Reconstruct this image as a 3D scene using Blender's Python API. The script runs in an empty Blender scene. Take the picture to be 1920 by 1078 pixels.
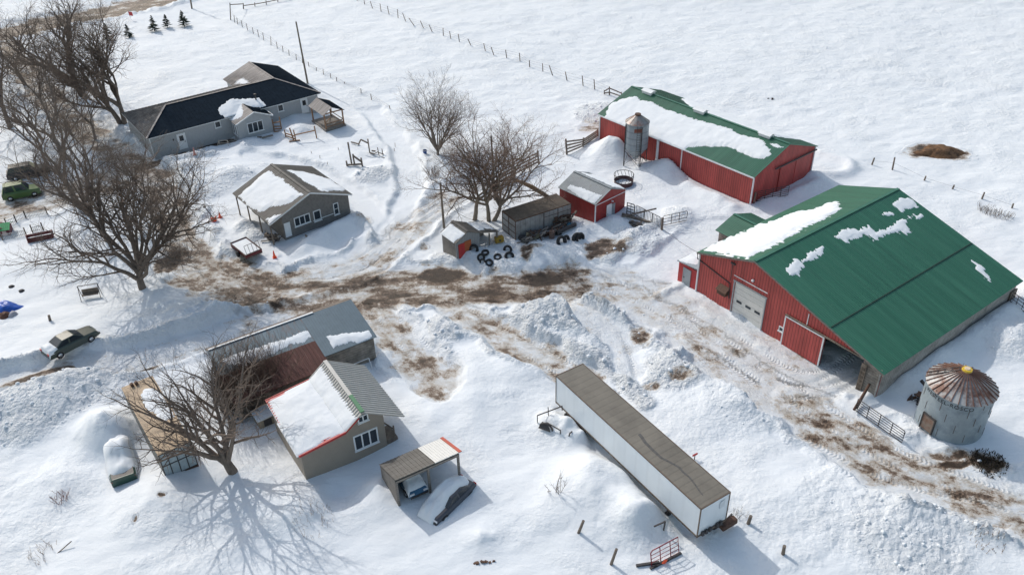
import bpy, math, random
import numpy as np
from mathutils import Matrix, Vector
from math import sin, cos, pi, radians, atan2, sqrt, degrees
scene = bpy.context.scene
# ------------------------------------------------------------------ camera
F_PX, PITCH, ROLL, CAM_H = 1599.42, 0.5940, -0.0266, 46.79
IW, IH = 1920, 1078
_f = np.array([0, cos(PITCH), -sin(PITCH)]); _r = np.array([1., 0, 0]); _u = np.cross(_r, _f)
CR = _r * cos(ROLL) + _u * sin(ROLL); CU = -_r * sin(ROLL) + _u * cos(ROLL); CO = np.array([0, 0, CAM_H])
cam = bpy.data.cameras.new('camera'); cam_o = bpy.data.objects.new('camera', cam)
scene.collection.objects.link(cam_o); scene.camera = cam_o
cam_o.matrix_world = Matrix([[CR[0], CU[0], -_f[0], 0], [CR[1], CU[1], -_f[1], 0], [CR[2], CU[2], -_f[2], CAM_H], [0, 0, 0, 1]])
cam.sensor_width = 36; cam.lens = F_PX / IW * 36; cam.clip_start = .5; cam.clip_end = 6000
# ------------------------------------------------------------------ light
SUN_EL = radians(40); SUN_DIR = radians(-48)           # shadows run towards this heading
S = np.array([-cos(SUN_DIR) * cos(SUN_EL), -sin(SUN_DIR) * cos(SUN_EL), sin(SUN_EL)])
world = bpy.data.worlds.new('World'); scene.world = world; world.use_nodes = True
wn = world.node_tree; bg = wn.nodes['Background']
sky = wn.nodes.new('ShaderNodeTexSky'); sky.sky_type = 'NISHITA'; sky.sun_disc = False
sky.sun_elevation = SUN_EL; sky.sun_rotation = atan2(S[0], S[1]); sky.air_density = 1.6; sky.dust_density = 2.5; sky.ozone_density = .6
wn.links.new(sky.outputs[0], bg.inputs[0]); bg.inputs[1].default_value = 0.15
sl = bpy.data.lights.new('sun', 'SUN'); sl.energy = 2.35; sl.angle = radians(.6); sl.color = (1, .955, .90)
so = bpy.data.objects.new('sun', sl); scene.collection.objects.link(so)
so.rotation_euler = Vector(S).to_track_quat('Z', 'Y').to_euler(); so.location = (0, 0, 80)
scene.view_settings.view_transform = 'Standard'; scene.view_settings.look = 'None'; scene.view_settings.exposure = 0.03
scene.view_settings.gamma = 1.0
# ------------------------------------------------------------------ helpers
COL = scene.collection
rnd = random.Random(7)
def link(o, parent=None):
    COL.objects.link(o)
    if parent is not None: o.parent = parent
    return o
def tag(o, label=None, cat=None, group=None, kind=None):
    if label: o['label'] = label
    if cat: o['category'] = cat
    if group: o['group'] = group
    if kind: o['kind'] = kind
    return o
def thing(name, label, cat, loc=(0, 0, 0), rz=0, group=None):
    o = bpy.data.objects.new(name, None); o.empty_display_size = .3; link(o)
    o.location = loc; o.rotation_euler = (0, 0, rz); return tag(o, label, cat, group)
def dup(o, loc, rz=None, label=None, group=None, scale=None):
    c = o.copy(); COL.objects.link(c); c.location = loc
    if rz is not None: c.rotation_euler = (o.rotation_euler[0], o.rotation_euler[1], rz)
    if scale: c.scale = (scale,) * 3
    if label: c['label'] = label
    if group: c['group'] = group
    for ch in o.children:
        k = ch.copy(); COL.objects.link(k); k.parent = c
        for g in ch.children:
            q = g.copy(); COL.objects.link(q); q.parent = k
    return c
def ray(px, py): return _f + CR * (px - IW / 2) / F_PX + CU * (IH / 2 - py) / F_PX
def G0(px, py, z=0.):
    d = ray(px, py); return CO + d * (z - CAM_H) / d[2]
def G(px, py, dz=0.):                                  # the ground point seen at a place of the photo
    z = 0.
    for _ in range(4): P = G0(px, py, z + dz); z = float(hgt(P[0], P[1]))
    return Vector((P[0], P[1], z + dz))
def post_pts(b, t):                                    # foot and top of an upright from its two ends in the photo
    B = G(*b); n = Vector((B.x, B.y, 0)).normalized(); d = Vector(ray(*t)); O = Vector(CO)
    k = (B - O).dot(n) / d.dot(n); return B, O + d * k
def on_plane(px, py, o, yaw, a=None, b=None):          # building-local coordinates of a photo point on one of its planes
    u = Vector((cos(yaw), sin(yaw), 0)); v = Vector((-sin(yaw), cos(yaw), 0)); O = Vector(CO); d = Vector(ray(px, py)); o = Vector((*o[:2], 0))
    n, c = (u, a) if a is not None else (v, b)
    t = ((o - O).dot(n) + c) / d.dot(n); P = O + d * t - o; return Vector((P.dot(u), P.dot(v), P.z))
class MB:
    def __init__(s): s.v = []; s.f = []; s.sm = []
    def add(s, vs, fs, smooth=False):
        n = len(s.v); s.v += [tuple(v) for v in vs]; s.f += [tuple(i + n for i in f) for f in fs]; s.sm += [smooth] * len(fs)
    def box(s, c, d, M=None, taper=1.0):
        x, y, z = d[0] / 2, d[1] / 2, d[2] / 2
        vs = [Vector((sx * x * (taper if sz > 0 else 1), sy * y * (taper if sz > 0 else 1), sz * z)) for sz in (-1, 1) for sx, sy in ((-1, -1), (1, -1), (1, 1), (-1, 1))]
        if M is not None: vs = [M @ v for v in vs]
        s.add([v + Vector(c) for v in vs], [(3, 2, 1, 0), (4, 5, 6, 7), (0, 1, 5, 4), (1, 2, 6, 5), (2, 3, 7, 6), (3, 0, 4, 7)])
    def bx(s, x0, x1, y0, y1, z0, z1): s.box(((x0 + x1) / 2, (y0 + y1) / 2, (z0 + z1) / 2), (abs(x1 - x0), abs(y1 - y0), abs(z1 - z0)))
    def bar(s, p, q, w, h=None, up=(0, 0, 1)):
        p, q = Vector(p), Vector(q); h = h or w; d = (q - p); L = d.length
        if L < 1e-6: return
        d /= L; u = Vector(up)
        if abs(d.dot(u)) > .98: u = Vector((0, 1, 0))
        a = d.cross(u).normalized(); b = a.cross(d)
        M = Matrix((a, d, b)).transposed(); s.box((p + q) / 2, (w, L, h), M)
    def tube(s, pts, rs, n=8, cap=True, smooth=True):
        pts = [Vector(p) for p in pts]; vs = []; fs = []
        if not hasattr(rs, '__len__'): rs = [rs] * len(pts)
        d0 = (pts[1] - pts[0]).normalized(); a = d0.orthogonal().normalized()
        for i, p in enumerate(pts):
            d = (pts[min(i + 1, len(pts) - 1)] - pts[max(i - 1, 0)]).normalized()
            a = (a - d * a.dot(d)).normalized(); b = d.cross(a)
            vs += [p + (a * cos(2 * pi * k / n) + b * sin(2 * pi * k / n)) * rs[i] for k in range(n)]
        for i in range(len(pts) - 1):
            fs += [(i * n + k, i * n + (k + 1) % n, (i + 1) * n + (k + 1) % n, (i + 1) * n + k) for k in range(n)]
        if cap: fs += [tuple(range(n - 1, -1, -1)), tuple(len(vs) - n + k for k in range(n))]
        s.add(vs, fs, smooth)
    def slab(s, P, t):                                 # a flat panel of four corners (anticlockwise seen from above), thickness t below
        P = [Vector(p) for p in P]; n = (P[1] - P[0]).cross(P[-1] - P[0]).normalized(); k = len(P)
        Q = [p - n * t for p in P]
        s.add(P + Q, [tuple(range(k)), tuple(range(2 * k - 1, k - 1, -1))] + [(i, i + k, (i + 1) % k + k, (i + 1) % k) for i in range(k)])
    def prism(s, poly, y0, y1, M=None):                # polygon in x,z swept along y
        k = len(poly); vs = [Vector((p[0], y0, p[1])) for p in poly] + [Vector((p[0], y1, p[1])) for p in poly]
        if M is not None: vs = [M @ v for v in vs]
        s.add(vs, [tuple(range(k)), tuple(range(2 * k - 1, k - 1, -1))] + [((i + 1) % k, i, i + k, (i + 1) % k + k) for i in range(k)])
    def torus(s, c, R, r, M=None, n=18, m=8, a0=0, a1=2 * pi):
        vs = []; fs = []
        full = abs(a1 - a0 - 2 * pi) < 1e-3; N = n if full else n + 1
        for i in range(N):
            a = a0 + (a1 - a0) * i / n
            for j in range(m):
                b = 2 * pi * j / m; v = Vector(((R + r * cos(b)) * cos(a), (R + r * cos(b)) * sin(a), r * 1.25 * sin(b)))
                if M is not None: v = M @ v
                vs.append(v + Vector(c))
        for i in range(N if full else N - 1):
            for j in range(m): fs.append((i * m + j, ((i + 1) % N) * m + j, ((i + 1) % N) * m + (j + 1) % m, i * m + (j + 1) % m))
        s.add(vs, fs, True)
    def build(s, name, mat, parent=None):
        me = bpy.data.meshes.new(name); me.from_pydata(s.v, [], s.f); me.polygons.foreach_set('use_smooth', s.sm); me.materials.append(mat)
        me.update(); return link(bpy.data.objects.new(name, me), parent)
# ------------------------------------------------------------------ materials
MATS = {}
def mat(name, col, rough=.6, var=.12, vscale=3., metal=0., bump=None, spec=.5, col2=None, streak=None, mix=.5, bs=.3, sharp=.12, grain=0.):
    """col/col2 blended by noise (col2 = rust, dirt...); streak=(sx,sy,sz) scales that noise; bump=(axis, pitch) ribs or boards"""
    if name in MATS: return MATS[name]
    m = bpy.data.materials.new(name); m.use_nodes = True; nt = m.node_tree; N = nt.nodes; Lk = nt.links; b = N['Principled BSDF']
    b.inputs['Roughness'].default_value = rough; b.inputs['Metallic'].default_value = metal; b.inputs['Specular IOR Level'].default_value = spec
    tc = N.new('ShaderNodeTexCoord'); mp = N.new('ShaderNodeMapping'); Lk.new(tc.outputs['Object'], mp.inputs[0])
    if streak: mp.inputs['Scale'].default_value = streak
    n1 = N.new('ShaderNodeTexNoise'); n1.inputs['Scale'].default_value = vscale; n1.inputs['Detail'].default_value = 6; n1.inputs['Roughness'].default_value = .65
    Lk.new(mp.outputs[0], n1.inputs['Vector'])
    rp = N.new('ShaderNodeMapRange'); rp.inputs[1].default_value = .3; rp.inputs[2].default_value = .7; rp.inputs[3].default_value = 1 - var; rp.inputs[4].default_value = 1 + var
    Lk.new(n1.outputs[0], rp.inputs[0])
    mul = N.new('ShaderNodeVectorMath'); mul.operation = 'SCALE'; Lk.new(rp.outputs[0], mul.inputs['Scale']); src = None
    if col2:
        mx = N.new('ShaderNodeMix'); mx.data_type = 'RGBA'; mx.inputs[6].default_value = (*col, 1); mx.inputs[7].default_value = (*col2, 1)
        n2 = N.new('ShaderNodeTexNoise'); n2.inputs['Scale'].default_value = vscale * .6; n2.inputs['Detail'].default_value = 8; n2.inputs['Roughness'].default_value = .7
        Lk.new(mp.outputs[0], n2.inputs['Vector']); r2 = N.new('ShaderNodeMapRange')
        r2.inputs[1].default_value = (1 - mix) - sharp; r2.inputs[2].default_value = (1 - mix) + sharp; Lk.new(n2.outputs[0], r2.inputs[0]); Lk.new(r2.outputs[0], mx.inputs[0])
        Lk.new(mx.outputs[2], mul.inputs[0])
    else: mul.inputs[0].default_value = col
    Lk.new(mul.outputs[0], b.inputs['Base Color'])
    hsrc = n1.outputs[0]
    if bump:
        sp = N.new('ShaderNodeSeparateXYZ'); Lk.new(tc.outputs['Object'], sp.inputs[0])
        a = N.new('ShaderNodeMath'); a.operation = 'MULTIPLY'; a.inputs[1].default_value = 1 / bump[1]; Lk.new(sp.outputs[bump[0]], a.inputs[0])
        fr = N.new('ShaderNodeMath'); fr.operation = 'FRACT'; Lk.new(a.outputs[0], fr.inputs[0])
        pp = N.new('ShaderNodeMath'); pp.operation = 'PINGPONG'; pp.inputs[1].default_value = .5; Lk.new(fr.outputs[0], pp.inputs[0])
        r3 = N.new('ShaderNodeMapRange'); r3.inputs[1].default_value = .04; r3.inputs[2].default_value = .16; Lk.new(pp.outputs[0], r3.inputs[0])
        bp = N.new('ShaderNodeBump'); bp.inputs['Strength'].default_value = 1; bp.inputs['Distance'].default_value = bump[2] if len(bump) > 2 else .03
        Lk.new(r3.outputs[0], bp.inputs['Height']); Lk.new(bp.outputs[0], b.inputs['Normal'])
        if len(bump) > 3:                              # groove darkening put into the base colour
            r4 = N.new('ShaderNodeMapRange'); r4.inputs[1].default_value = 0; r4.inputs[2].default_value = 1; r4.inputs[3].default_value = bump[3]; r4.inputs[4].default_value = 1; Lk.new(r3.outputs[0], r4.inputs[0])
            m2 = N.new('ShaderNodeVectorMath'); m2.operation = 'SCALE'; Lk.new(mul.outputs[0], m2.inputs[0]); Lk.new(r4.outputs[0], m2.inputs['Scale']); Lk.new(m2.outputs[0], b.inputs['Base Color'])
    elif bs:
        n3 = N.new('ShaderNodeTexNoise'); n3.inputs['Scale'].default_value = 14 if not grain else grain; n3.inputs['Detail'].default_value = 4; Lk.new(mp.outputs[0], n3.inputs['Vector'])
        bp = N.new('ShaderNodeBump'); bp.inputs['Strength'].default_value = bs; bp.inputs['Distance'].default_value = .02; Lk.new(n3.outputs[0], bp.inputs['Height']); Lk.new(bp.outputs[0], b.inputs['Normal'])
    MATS[name] = m; return m
M_white = mat('white_paint', (.72, .74, .75), .5, .06, 2)
M_snow = mat('roof_snow', (.72, .75, .775), .75, .03, 1.2, bs=.8, grain=5, spec=.2)
M_glass = mat('window_glass', (.025, .035, .045), .08, .3, 1, bs=0)
M_black = mat('black_rubber', (.018, .018, .02), .75, .3, 6)
M_dark = mat('dark_steel', (.05, .045, .045), .55, .3, 8)
M_bark = mat('bark', (.165, .13, .105), .9, .35, 5, streak=(1, 1, .3))
M_barkg = mat('grey_bark', (.20, .165, .13), .9, .3, 5, streak=(1, 1, .3))
M_twig = mat('twig', (.145, .11, .087), .9, .25, 3)
M_twigr = mat('russet_twig', (.17, .115, .085), .9, .25, 3)
M_wood = mat('weathered_wood', (.19, .155, .125), .85, .3, 3, streak=(1, 1, .4), col2=(.10, .08, .065), mix=.45)
M_cedar = mat('cedar_wood', (.27, .155, .09), .8, .25, 3)
M_greywood = mat('grey_boards', (.21, .19, .17), .85, .25, 3, bump=(2, .2, .015, .6))
M_bank = mat('old_wood_wall', (.27, .25, .22), .85, .3, 2, col2=(.16, .14, .12), mix=.5, bump=(2, .25, .015, .7))
M_redwall = mat('barn_red_steel', (.42, .072, .062), .6, .25, 1.0, streak=(1, 1, .25), bump=(0, .3, .03, .55))
M_redwally = mat('barn_red_steel_end', (.42, .072, .062), .6, .25, 1.0, streak=(1, 1, .25), bump=(1, .3, .03, .55))
M_red = mat('red_paint', (.42, .03, .03), .5, .15, 3)
M_green = mat('green_steel_roof', (.026, .122, .075), .42, .16, 1.3, streak=(1.6, .10, .10), col2=(.040, .150, .095), mix=.47, sharp=.10, spec=.5)
M_grey = mat('galvanised', (.34, .37, .39), .42, .16, 2.5, metal=.55, streak=(1, 1, .4))
M_greyroof = mat('grey_steel_roof', (.15, .143, .132), .65, .14, 2, metal=0., spec=.3, col2=(.10, .093, .083), mix=.5, streak=(3, .3, .3))
M_rust = mat('rusted_steel', (.085, .030, .024), .8, .35, 2.5, col2=(.21, .13, .11), mix=.34, streak=(3, .25, .25))
M_rustm = mat('rust_metal', (.095, .05, .033), .8, .35, 6)
M_chrome = mat('bright_metal', (.6, .6, .6), .25, .05, 3, metal=1, bs=0)
M_light = mat('lamp_glass', (.7, .7, .72), .15, .05, 3, bs=0)
M_tail = mat('tail_lamp', (.5, .02, .02), .2, .05, 3, bs=0)
M_orange = mat('traffic_orange', (.85, .10, .03), .5, .08, 5)
# ------------------------------------------------------------------ noise
def _h(ix, iy, s):
    n = (ix.astype(np.int64) * 374761393 + iy.astype(np.int64) * 668265263 + s * 1442695041) & 0x7fffffff
    n = ((n ^ (n >> 13)) * 1274126177) & 0x7fffffff
    return ((n ^ (n >> 16)) & 0xffff) / 65535.0
def vn(x, y, sc, s=0):
    x = np.asarray(x, float) / sc; y = np.asarray(y, float) / sc; ix = np.floor(x); iy = np.floor(y); fx = x - ix; fy = y - iy
    fx = fx * fx * fx * (fx * (fx * 6 - 15) + 10); fy = fy * fy * fy * (fy * (fy * 6 - 15) + 10)
    a = _h(ix, iy, s); b = _h(ix + 1, iy, s); c = _h(ix, iy + 1, s); d = _h(ix + 1, iy + 1, s)
    return (a + (b - a) * fx) * (1 - fy) + (c + (d - c) * fx) * fy
def fbm(x, y, sc, s=0, o=4, g=.5):
    t = 0; w = 1; W = 0
    for k in range(o):
        c, q = cos(k * 1.1 + .4), sin(k * 1.1 + .4); t = t + w * vn(x * c - y * q, x * q + y * c, sc / 2 ** k, s + k); W += w; w *= g
    return t / W
def sstep(a, b, x): t = np.clip((x - a) / (b - a), 0, 1); return t * t * (3 - 2 * t)
def polydist(x, y, P):
    """distance, arc length and signed offset to a polyline"""
    D = np.full(np.shape(x), 1e9); Sx = np.zeros(np.shape(x)); T = np.zeros(np.shape(x)); acc = 0
    for (x0, y0), (x1, y1) in zip(P[:-1], P[1:]):
        dx, dy = x1 - x0, y1 - y0; L = sqrt(dx * dx + dy * dy); t = np.clip(((x - x0) * dx + (y - y0) * dy) / L / L, 0, 1)
        ex, ey = x - x0 - t * dx, y - y0 - t * dy; d = np.hypot(ex, ey); m = d < D
        D = np.where(m, d, D); Sx = np.where(m, acc + t * L, Sx); T = np.where(m, (dx * ey - dy * ex) / L, T); acc += L
    return D, Sx, T
def smooth_line(P, n=3):
    P = [Vector(p) for p in P]
    for _ in range(n):
        Q = [P[0]]
        for a, b in zip(P[:-1], P[1:]): Q += [a * .75 + b * .25, a * .25 + b * .75]
        P = Q + [P[-1]]
        if len(P) > 40: break
    return [(p[0], p[1]) for p in P]
def PL(*pts): return smooth_line([tuple(G0(*p)[:2]) for p in pts], 2)
# ------------------------------------------------------------------ terrain
ROADS = [  # line, half width, dirt, depth below the snow, berm height, berm clumps
 (PL((-90, 82), (0, 62), (85, 42), (160, 28), (250, 10), (330, -10), (430, -45)), 5.0, .70, .35, .5, .4),
 (PL((10, 80), (60, 150), (115, 205), (180, 255), (250, 302), (300, 350), (318, 400), (345, 455), (400, 510), (480, 545)), 2.6, .50, .3, .35, .7),
 (PL((-60, 410), (40, 378), (110, 365), (190, 340), (250, 325)), 4.2, .46, .25, .2, .4),
 (PL((262, 312), (320, 295), (380, 272), (430, 262)), 1.0, .80, .3, .15, .5),
 (PL((395, 508), (500, 545), (640, 548), (740, 537), (850, 531), (960, 538), (1050, 535)), 3.9, .64, .3, .3, .8),
 (PL((1040, 535), (1120, 528), (1200, 560), (1290, 612), (1390, 685), (1480, 748), (1570, 803), (1660, 862), (1750, 903), (1850, 935), (2000, 990)), 3.1, .27, .3, .3, .5),
 (PL((1500, 765), (1570, 803), (1660, 862), (1750, 903), (1850, 935), (2000, 990)), 2.6, .44, .02, .0, .0),
 (PL((1130, 520), (1240, 550), (1330, 600), (1430, 650), (1520, 690), (1600, 700)), 2.6, .16, .2, .1, .3),
 (PL((1150, 545), (1230, 510), (1290, 465), (1350, 425)), 2.2, .06, .15, .25, .4),
 (PL((560, 518), (650, 508), (710, 475), (755, 428), (805, 393), (850, 362), (900, 335)), 2.3, .26, .25, .3, .4),
 (PL((728, 440), (760, 385), (778, 340), (755, 280), (722, 232), (690, 192)), 1.5, .0, .42, .2, .2),
 (PL((690, 192), (640, 180), (600, 165)), 1.5, .0, .1, .1, .1),
 (PL((690, 555), (720, 610), (757, 650), (790, 690), (820, 720)), 2.1, .47, .2, .25, .8),
 (PL((850, 575), (930, 622), (1010, 662), (1090, 712)), 2.0, .40, .2, .3, .8),
 (PL((-80, 760), (0, 722), (70, 702), (150, 688), (260, 672), (350, 648), (450, 610), (560, 590), (660, 552)), 1.9, .17, .35, .35, .5),
 (PL((-60, 742), (0, 722), (50, 706), (125, 694)), .55, .75, .05, .0, .0),
 (PL((225, 706), (262, 696), (300, 683)), .5, .8, .05, 0., 0.),
 (PL((1030, 545), (1100, 590), (1160, 640), (1180, 690)), 1.4, .12, .1, .3, .9),
 (PL((470, 290), (560, 312), (650, 350), (700, 400), (735, 440)), 1.3, .05, .3, .2, .5),
]
TRACKS = [PL((560, 512), (650, 504), (710, 470), (755, 424), (805, 390), (850, 360)), PL((420, 470), (500, 515), (580, 528), (700, 512), (760, 440), (830, 385)),
 PL((1090, 520), (1190, 545), (1290, 600), (1390, 668), (1470, 725), (1560, 785), (1660, 850), (1760, 890), (1900, 940)),
 PL((1290, 590), (1380, 640), (1450, 690), (1520, 712), (1590, 690), (1640, 655)), PL((1380, 672), (1470, 732), (1540, 730), (1590, 700), (1630, 670)),
 PL((860, 582), (940, 628), (1020, 668), (1085, 705)), PL((1150, 640), (1165, 680), (1175, 715)), PL((360, 440), (420, 490), (480, 520)),
 PL((0, 400), (80, 375), (170, 350)), PL((690, 545), (740, 610), (790, 660)), PL((1480, 820), (1600, 890), (1700, 930), (1850, 960))]
PATCH = [(830, 511, 3.4, 1.5, .75), (740, 520, 3, 1.2, .35), (880, 548, 5, 1.1, .3), (960, 552, 4, 1.1, .35), (1005, 523, 2.8, 1.4, .6), (1075, 507, 2.4, .8, .4), (1142, 470, 2.5, 2.1, .9),
 (985, 478, .8, 2.0, .75), (1000, 470, 1.2, .5, .5), (1202, 632, 1.2, 2.0, .6), (705, 545, 3.0, 1.0, .4), (640, 522, 2.5, .7, .2), (312, 490, 1.2, 3.2, .75), (1548, 792, 2.0, .8, .4), (1600, 835, 1.5, .6, .35),
 (1760, 284, 3.9, 2.3, 1.0), (1775, 852, 1.5, .55, .8), (1795, 868, 1.2, .45, .8), (1853, 868, 1.5, 1.2, 1.), (1700, 900, 3, .6, .3), (1830, 925, 3, .6, .3), (1275, 718, 1.3, 1.0, .55), (1222, 730, 1, .7, .6), (1112, 238, 3.2, 2.2, .55),
 (680, 412, 1.2, 1.4, .55), (795, 462, .5, .6, .65), (797, 492, .8, .4, .5), (60, 707, 3.0, .35, .5), (278, 692, 1.3, .3, .65), (257, 982, .22, .5, 1), (308, 941, .28, .2, 1), (1050, 684, 1, .35, .4), (800, 712, 1.7, 1.6, .42),
 (480, 508, 2, .7, .25), (930, 600, 1.6, .8, .3), (360, 470, 1.5, 1.5, .2), (1180, 655, 1, 1, .3), (330, 305, 1.6, .7, .3), (420, 300, .8, .3, .35), (345, 415, 1, 2, .3), (560, 530, 2.5, .8, .2), (1060, 620, 2, 1, .12),
 (845, 595, 1.3, .7, .35), (1095, 575, 3.5, 1.8, .22), (1740, 905, 2, .7, .3), (1000, 560, 4, 1.2, .3), (640, 585, 2.0, .6, .3)]
MOUND = [(1146, 290, 2.9, 2.3, .05), (1245, 322, 2.9, 1.5, .0), (1062, 588, 3.6, 1.7, 1), (1120, 600, 3.2, 1.0, .8), (1005, 600, 2.4, 1.0, 1), (1100, 650, 3.4, .5, .5), (850, 612, 2.4, 1.0, .8), (930, 700, 5, .9, .1),
 (880, 770, 4.5, .5, .05), (1260, 702, 2.6, .9, .9), (1325, 765, 4.6, .9, .2), (1400, 750, 4, .7, .4), (1290, 650, 3, .8, .7), (490, 578, 3.2, .9, .8), (395, 590, 3, .7, .6), (320, 600, 3, .6, .3), (60, 775, 3.8, 1.5, .7), (150, 742, 3, 1, .7),
 (290, 950, 3, 1.0, .1), (152, 662, .9, .55, .1), (118, 676, .7, .4, .1), (203, 808, 2.5, 1.8, .0), (216, 830, 1.6, 1.3, .0), (590, 470, 2.2, .5, 0), (640, 430, 1.6, .5, 0), (905, 1008, 1.3, .45, .05), (712, 925, 2.0, .6, .05), (1045, 800, 1.8, 1.1, .05), (1088, 812, 1.5, 1.9, .05), (1120, 900, 2.6, 1.1, .0), (1085, 950, 3, .7, 0), (1190, 985, 2.0, .9, 0), (1170, 905, 3.5, .8, .05), (1205, 970, 1.8, .8, .05), (1620, 960, 4.5, .6, .3), (1850, 965, 2.4, .9, 1), (1905, 980, 1.5, .8, 1), (600, 450, 2.0, .75, .2),
 (1405, 600, 1.6, .9, .6), (1340, 560, 1.4, .5, .6), (1470, 640, 1.5, .6, .6), (470, 270, 1.6, .6, .4), (350, 320, 3.3, .9, .4), (390, 350, 3.5, .8, .5), (440, 330, 2.5, .7, .5), (560, 248, 2, .9, .1), (545, 225, 2.5, .8, 0), (1152, 425, 1.9, 1.0, .3), (1180, 400, 1.5, .8, .3),
 (895, 480, 2.2, .8, .2), (1000, 470, 2, .5, .4), (1090, 430, 2, .5, .3), (1060, 470, 2.2, .5, .5), (1200, 455, 2.5, .7, .6), (460, 425, 1.2, .7, .6), (480, 440, 1.1, .7, .8), (300, 535, 2, .5, .3), (110, 905, 2.4, .5, 0), (1620, 735, .9, .9, .1),
 (1130, 215, 4, .6, .8), (700, 330, 2.2, .6, .8), (690, 420, 1.5, .5, .5), (1270, 405, 1.6, .7, .5), (560, 960, 2.5, .6, .1), (1450, 900, 5, .6, 0), (1700, 1010, 4, .5, .5), (230, 740, 2, .5, .5), (1000, 930, 5, .4, 0), (640, 925, 1.4, -.5, 0), (660, 700, 1.2, .5, .1), (1540, 560, .1, 0, 0),
 (1660, 750, 2.4, -.2, 0), (780, 800, 3, .4, 0), (1900, 640, 3, 1, .4), (100, 640, 4, .3, 0), (250, 580, 4, .4, .1)]
BANKS = [  # drifts and slid roof snow: line, half width, height, clumps
 (PL((1290, 352), (1330, 372), (1372, 392)), .9, .7, .1), (PL((1250, 545), (1300, 568), (1360, 600), (1430, 648)), .6, .5, .9), (PL((1690, 715), (1780, 660), (1880, 590), (1960, 540)), 1.2, .9, .2),
 (PL((560, 470), (620, 440), (670, 412)), 1.3, .6, .1), (PL((1540, 345), (1500, 362), (1440, 380)), 1.0, .6, .2), (PL((700, 440), (690, 480), (620, 500), (540, 505)), .6, .35, .9), (PL((1110, 620), (1170, 640), (1175, 720)), .5, .4, 1.),
 (PL((400, 480), (440, 500), (500, 512)), .5, .35, 1.), (PL((820, 480), (880, 500), (950, 505)), .8, .3, .7), (PL((1100, 760), (1180, 830), (1260, 900), (1330, 990)), .6, .25, .6), (PL((1520, 330), (1590, 330), (1600, 310), (1540, 290)), .8, .5, .1),
 (PL((280, 300), (320, 310), (400, 290)), .7, .5, .8), (PL((1700, 950), (1800, 962), (1920, 1000)), .9, .6, 1.), (PL((960, 620), (1010, 640), (1080, 660), (1150, 690), (1210, 760)), .8, .5, .9), (PL((1062, 785), (1150, 868), (1230, 933), (1290, 990)), .8, -.5, .1), (PL((1240, 600), (1330, 680), (1420, 760)), 1.3, .5, .6),
 (PL((0, 690), (120, 670), (260, 640), (420, 600), (520, 575)), .8, .5, .7), (PL((0, 770), (120, 730), (240, 712)), 1.2, .6, .8), (PL((1230, 420), (1180, 455), (1130, 500)), .7, .5, .8)]
_G = [(tuple(G0(m[0], m[1])[:2]), *m[2:]) for m in MOUND]
_P = [(tuple(G0(m[0], m[1])[:2]), *m[2:]) for m in PATCH]
BUILD_FLAT = []                                        # footprints kept low: (x, y, yaw, a0, a1, b0, b1)
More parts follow.
